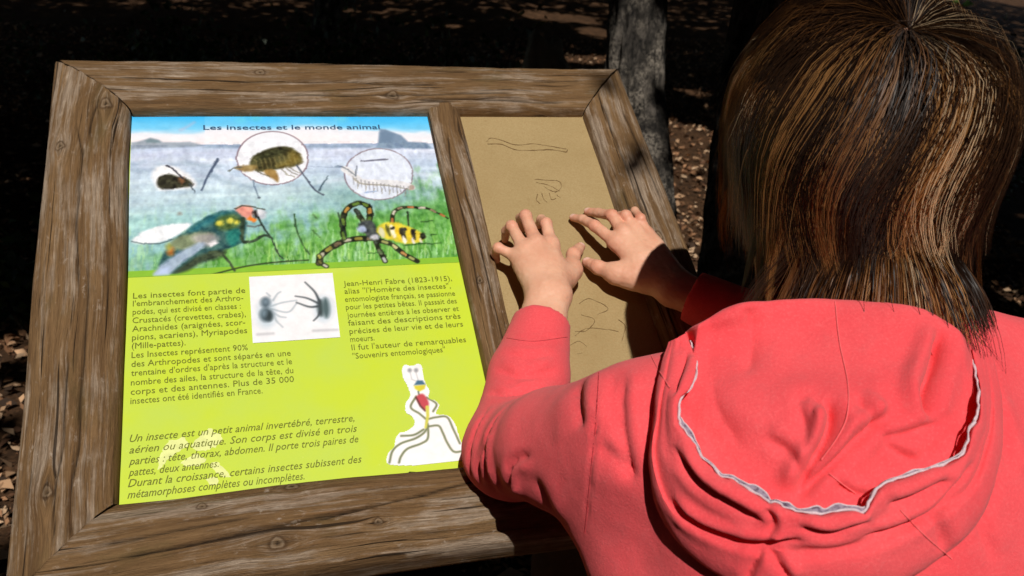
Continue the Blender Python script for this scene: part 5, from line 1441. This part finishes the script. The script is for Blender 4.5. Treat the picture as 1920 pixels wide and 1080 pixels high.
# spots of floor and trunk lit through holes cut in the added leaves
SPOTS = [((1075, 38), 0.30), ((1010, 30), 0.18), ((1130, 62), 0.24), ((1100, 112), 0.20), ((1285, 250), 0.22), ((1300, 300), 0.26), ((1295, 350), 0.26), ((1290, 400), 0.22), ((1282, 445), 0.20), ((1275, 490), 0.15),
         ((1195, 10, 2.33), 0.06), ((1175, 70, 2.30), 0.06), ((1195, 190, 2.26), 0.06), ((1180, 250, 2.25), 0.06), ((1220, 300, 2.22), 0.06), ((1165, 130, 2.28), 0.06), ((1225, 60, 2.30), 0.06), ((1305, 175), 0.07), ((850, 48), 0.05), ((1000, 118), 0.09), ((1880, 640), 0.10), ((1865, 560), 0.05),
         ((10, 560), 0.0), ((22, 660), 0.04), ((12, 760), 0.05), ((8, 870), 0.06), ((5, 970), 0.08)]
def canopy():
    rs = np.random.default_rng(21)
    def cloud(n, x0, x1, y0, y1, z0_, z1_): return np.stack([rs.uniform(x0, x1, n), rs.uniform(y0, y1, n), rs.uniform(z0_, z1_, n)], 1)
    P = np.concatenate([cloud(80000, -3.5, 5, -3.6, 7, 3.0, 5.4), cloud(105000, -10, 15, -13, 24, 3.4, 6.0), cloud(12000, -10, 14, 14, 20, 0.2, 4.0), cloud(9000, -10, -3.5, -10, 2, 0.6, 4), cloud(9000, 4.5, 11, -10, 2, 0.6, 4), cloud(9000, -6, 8, -13, -9, 0.3, 3.4)])  # leaf clouds out of view, added to block sun and sky from the wood
    size = np.where(np.arange(len(P)) < 80000, 0.16, 0.32)
    # a gap cut in the added leaves lets the sun onto lectern and person
    dn = (P[:, 2] - 1.0) / SUN_TO[2]
    fx = P[:, 0] - SUN_TO[0] * dn; fy = P[:, 1] - SUN_TO[1] * dn
    wb = 0.14 * vnoise(np.stack([P[:, 0] * 1.8, P[:, 1] * 1.8, P[:, 2] * 1.8], -1), 3)
    gap = (fx > -0.36 + wb) & (fx < np.where(fy > 0.25, 1.02, 1.6) + wb) & (fy > -1.5) & (fy < 0.80 + wb)
    near = (np.abs(P[:, 0] - Cw[0]) < 1.2) & (np.abs(P[:, 1] - Cw[1]) < 1.2) & (P[:, 2] < 2.4)
    ok_ = ~gap & ~near
    P = P[ok_]; size = size[ok_]
    keep = np.ones(len(P), bool)
    for (px, r) in SPOTS:
        g_ = ground_hit(*px) if len(px) == 2 else K(*px); q = P - g_; t_ = q @ SUN_TO
        d2 = (q * q).sum(1) - t_ ** 2
        w = (r + 0.42 * size) * (1 + 0.35 * vnoise(P * 5, 9))
        keep &= d2 > w ** 2
    P = P[keep]; size = size[keep]
    # leaf shadows that fall on the upper right corner of the frame
    ex = []
    for (px, py, k, sp) in [(1138, 158, 3, 0.016), (1122, 150, 2, 0.016), (1187, 265, 3, 0.016), (1198, 298, 3, 0.016)]:
        u, v = onboard(px, py, 0.03); b = B2W([u, v, 0.03])
        for i in range(k): ex.append(b + SUN_TO * (3.4 + rs.uniform(0, 0.6)) + rs.normal(0, sp, 3))
    base = np.array([t['ax'][3] for t in TREES])[:, :2]
    own = np.argmin(((P[:, None, :2] - base[None]) ** 2).sum(2), 1)
    t = NT('leaf'); rnd = t.node('NewGeometry')
    c = t.ramp(rnd.outputs['Random Per Island'], [(0.0, srgb(30, 48, 20)), (0.6, srgb(52, 76, 30)), (1.0, srgb(84, 104, 44))])
    t.color(c); t.set(Roughness=0.5)
    for k, T_ in enumerate(TREES):
        V, F = trunk_mesh(T_['ax'], T_['r'], 40 + k, 150 if k < 2 else 60, 72 if k < 2 else 28)
        b0 = np.array(T_['ax'][0]); b0[2] += 0.2
        e = empty('tree', b0, T_['label'], 'tree', 'slender trees added behind to carry shading leaves' if 2 <= k < len(TREES) - 1 else None)
        o = obj('trunk', mesh_np('trunk', V, F), BARK); adopt(o, e)
        pts = P[own == k]; szk = size[own == k]; inn_ = pts[(pts[:, 1] > 1.0) & (pts[:, 2] > 3.2)]
        tp = np.array(T_['ax'][3])
        lim_parts = []
        for i in range(7):
            if len(inn_) == 0: break
            q = inn_[rs.integers(len(inn_))]
            a_ = np.array(T_['ax'][2]) * 0.3 + tp * 0.7
            a_ = a_ + (np.array(T_['ax'][4]) - tp) * rs.uniform(-0.1, 0.6)
            m2 = (a_ + q) / 2 + rs.normal(0, 0.15, 3)
            lim_parts.append(tube(spline(np.array([a_, m2, q]), 14), np.linspace(T_['r'][3] * 0.55, 0.012, 14), 7))
        if k == 0:
            q = ex[0]; a_ = tp * 0.8 + np.array(T_['ax'][2]) * 0.2
            lim_parts.append(tube(spline(np.array([a_, (a_ + q) / 2 + np.array([0.1, 0, 0.25]), q]), 20), np.linspace(0.03, 0.004, 20), 6))
            pts = np.concatenate([pts, np.array(ex)]); szk = np.concatenate([szk, np.full(len(ex), 0.05)])
        V, F = merge(lim_parts); o = obj('limb', mesh_np('limb', V, F), BARK); adopt(o, e)
        V, F = leaves(pts, szk, rs)
        if k == 0:
            m_ = len(ex)
            V2, F2 = leaves(np.array(ex), 0.055, rs); V[-4 * m_:] = V2
        o = obj('crown', mesh_np('crown', V, F, False), t.m); adopt(o, e)
    return t.m
LEAF = canopy()

def litter():
    rs = np.random.default_rng(31)
    n = 62000
    y = rs.uniform(0, 1, n) ** 1.7 * 9.5 - 0.6; x = rs.uniform(-1, 1, n) * (1.6 + 0.42 * (y + 1)) + 0.55 + 0.12 * y
    z = gz(x, y) + rs.uniform(0.002, 0.022, n)
    V, F = leaves(np.stack([x, y, z], 1), 0.04 * rs.uniform(0.6, 1.4, n), rs, up=0.5, asp=0.5)
    pal = np.array([srgb(186, 148, 114), srgb(160, 118, 86), srgb(124, 88, 62), srgb(92, 64, 46), srgb(196, 164, 132), srgb(62, 46, 34)])
    c = np.repeat(pal[rs.integers(0, 6, n)] * rs.uniform(0.7, 1.1, (n, 1)), 4, 0)
    o = obj('leaf_litter', mesh_np('leaf_litter', V, F, False, cols=c), mat_vcol('dry_leaf', 0.8, 0.2), kind='stuff')
    o['label'] = 'dry brown fallen leaves covering the forest floor'; o['category'] = 'leaf litter'
litter()

def stone(px, py, s_, r, seed):
    c = K(px, py, s_); zg = float(gz(np.array(c[0]), np.array(c[1])))
    nu, nv = 40, 24
    PH, TH_ = np.meshgrid(np.linspace(0, 2 * np.pi, nu, endpoint=False), np.linspace(0, np.pi, nv), indexing='ij')
    d = np.stack([np.sin(TH_) * np.cos(PH), np.sin(TH_) * np.sin(PH), np.cos(TH_)], -1).reshape(-1, 3)
    k = 1 + 0.28 * vnoise(d * 1.6 + seed, seed) + 0.12 * vnoise(d * 4 + seed, seed + 1) + 0.05 * vnoise(d * 10, seed + 2)
    h = max(c[2] - zg, 0.05)
    V = d * k[:, None] * np.array([r, r * 0.8, h])
    o = obj('stone', mesh_np('stone', V, grid_faces(nu, nv, closed_u=True)), mat_plain('limestone', srgb(132, 126, 110), 0.95, 0.35, 18, 0.6), None, 'grey limestone block poking up behind the top rail', 'stone')
    o.location = (c[0], c[1], zg)
stone(1000, 100, 3.4, 0.17, 3)

def shrub(px, py, s_, r, n, seed, label):
    rs = np.random.default_rng(seed)
    c = K(px, py, s_); zg = float(gz(np.array(c[0]), np.array(c[1])))
    e = empty('shrub', (c[0], c[1], zg), label, 'shrub')
    base = np.array([c[0], c[1], zg]); st = []; lp = []
    for i in range(12):
        tip = base + np.array([rs.normal(0, r * 0.6), rs.normal(0, r * 0.6), rs.uniform(0.5, 1.0) * max(c[2] - zg, 0.3)])
        Q = spline(np.array([base + rs.normal(0, 0.03, 3) * np.array([1, 1, 0]), (base + tip) / 2 + rs.normal(0, 0.06, 3), tip]), 12)
        st.append(tube(Q, np.linspace(0.008, 0.002, 12), 5))
        for k in range(n // 12): lp.append(Q[rs.integers(3, 12)] + rs.normal(0, r * 0.16, 3))
    V, F = merge(st); o = obj('stem', mesh_np('stem', V, F), BARK); adopt(o, e)
    V, F = leaves(np.array(lp), 0.045, rs); o = obj('foliage', mesh_np('foliage', V, F, False), LEAF); adopt(o, e)
shrub(52, 430, 2.9, 0.22, 500, 1, 'low green shrub beside the left rail of the lectern')
shrub(300, 40, 5.2, 0.7, 2600, 2, 'dark bush in the shade behind the landscape picture')
shrub(640, 40, 4.6, 0.5, 1800, 3, 'dark undergrowth bush between the two bushes behind the top rail')
shrub(870, 40, 4.0, 0.30, 700, 4, 'sparse small leaved bush left of the limestone block')
shrub(1890, 30, 5.0, 0.7, 2200, 5, 'bush added to darken the corner to the right of the hair')  # added only to darken the upper right corner
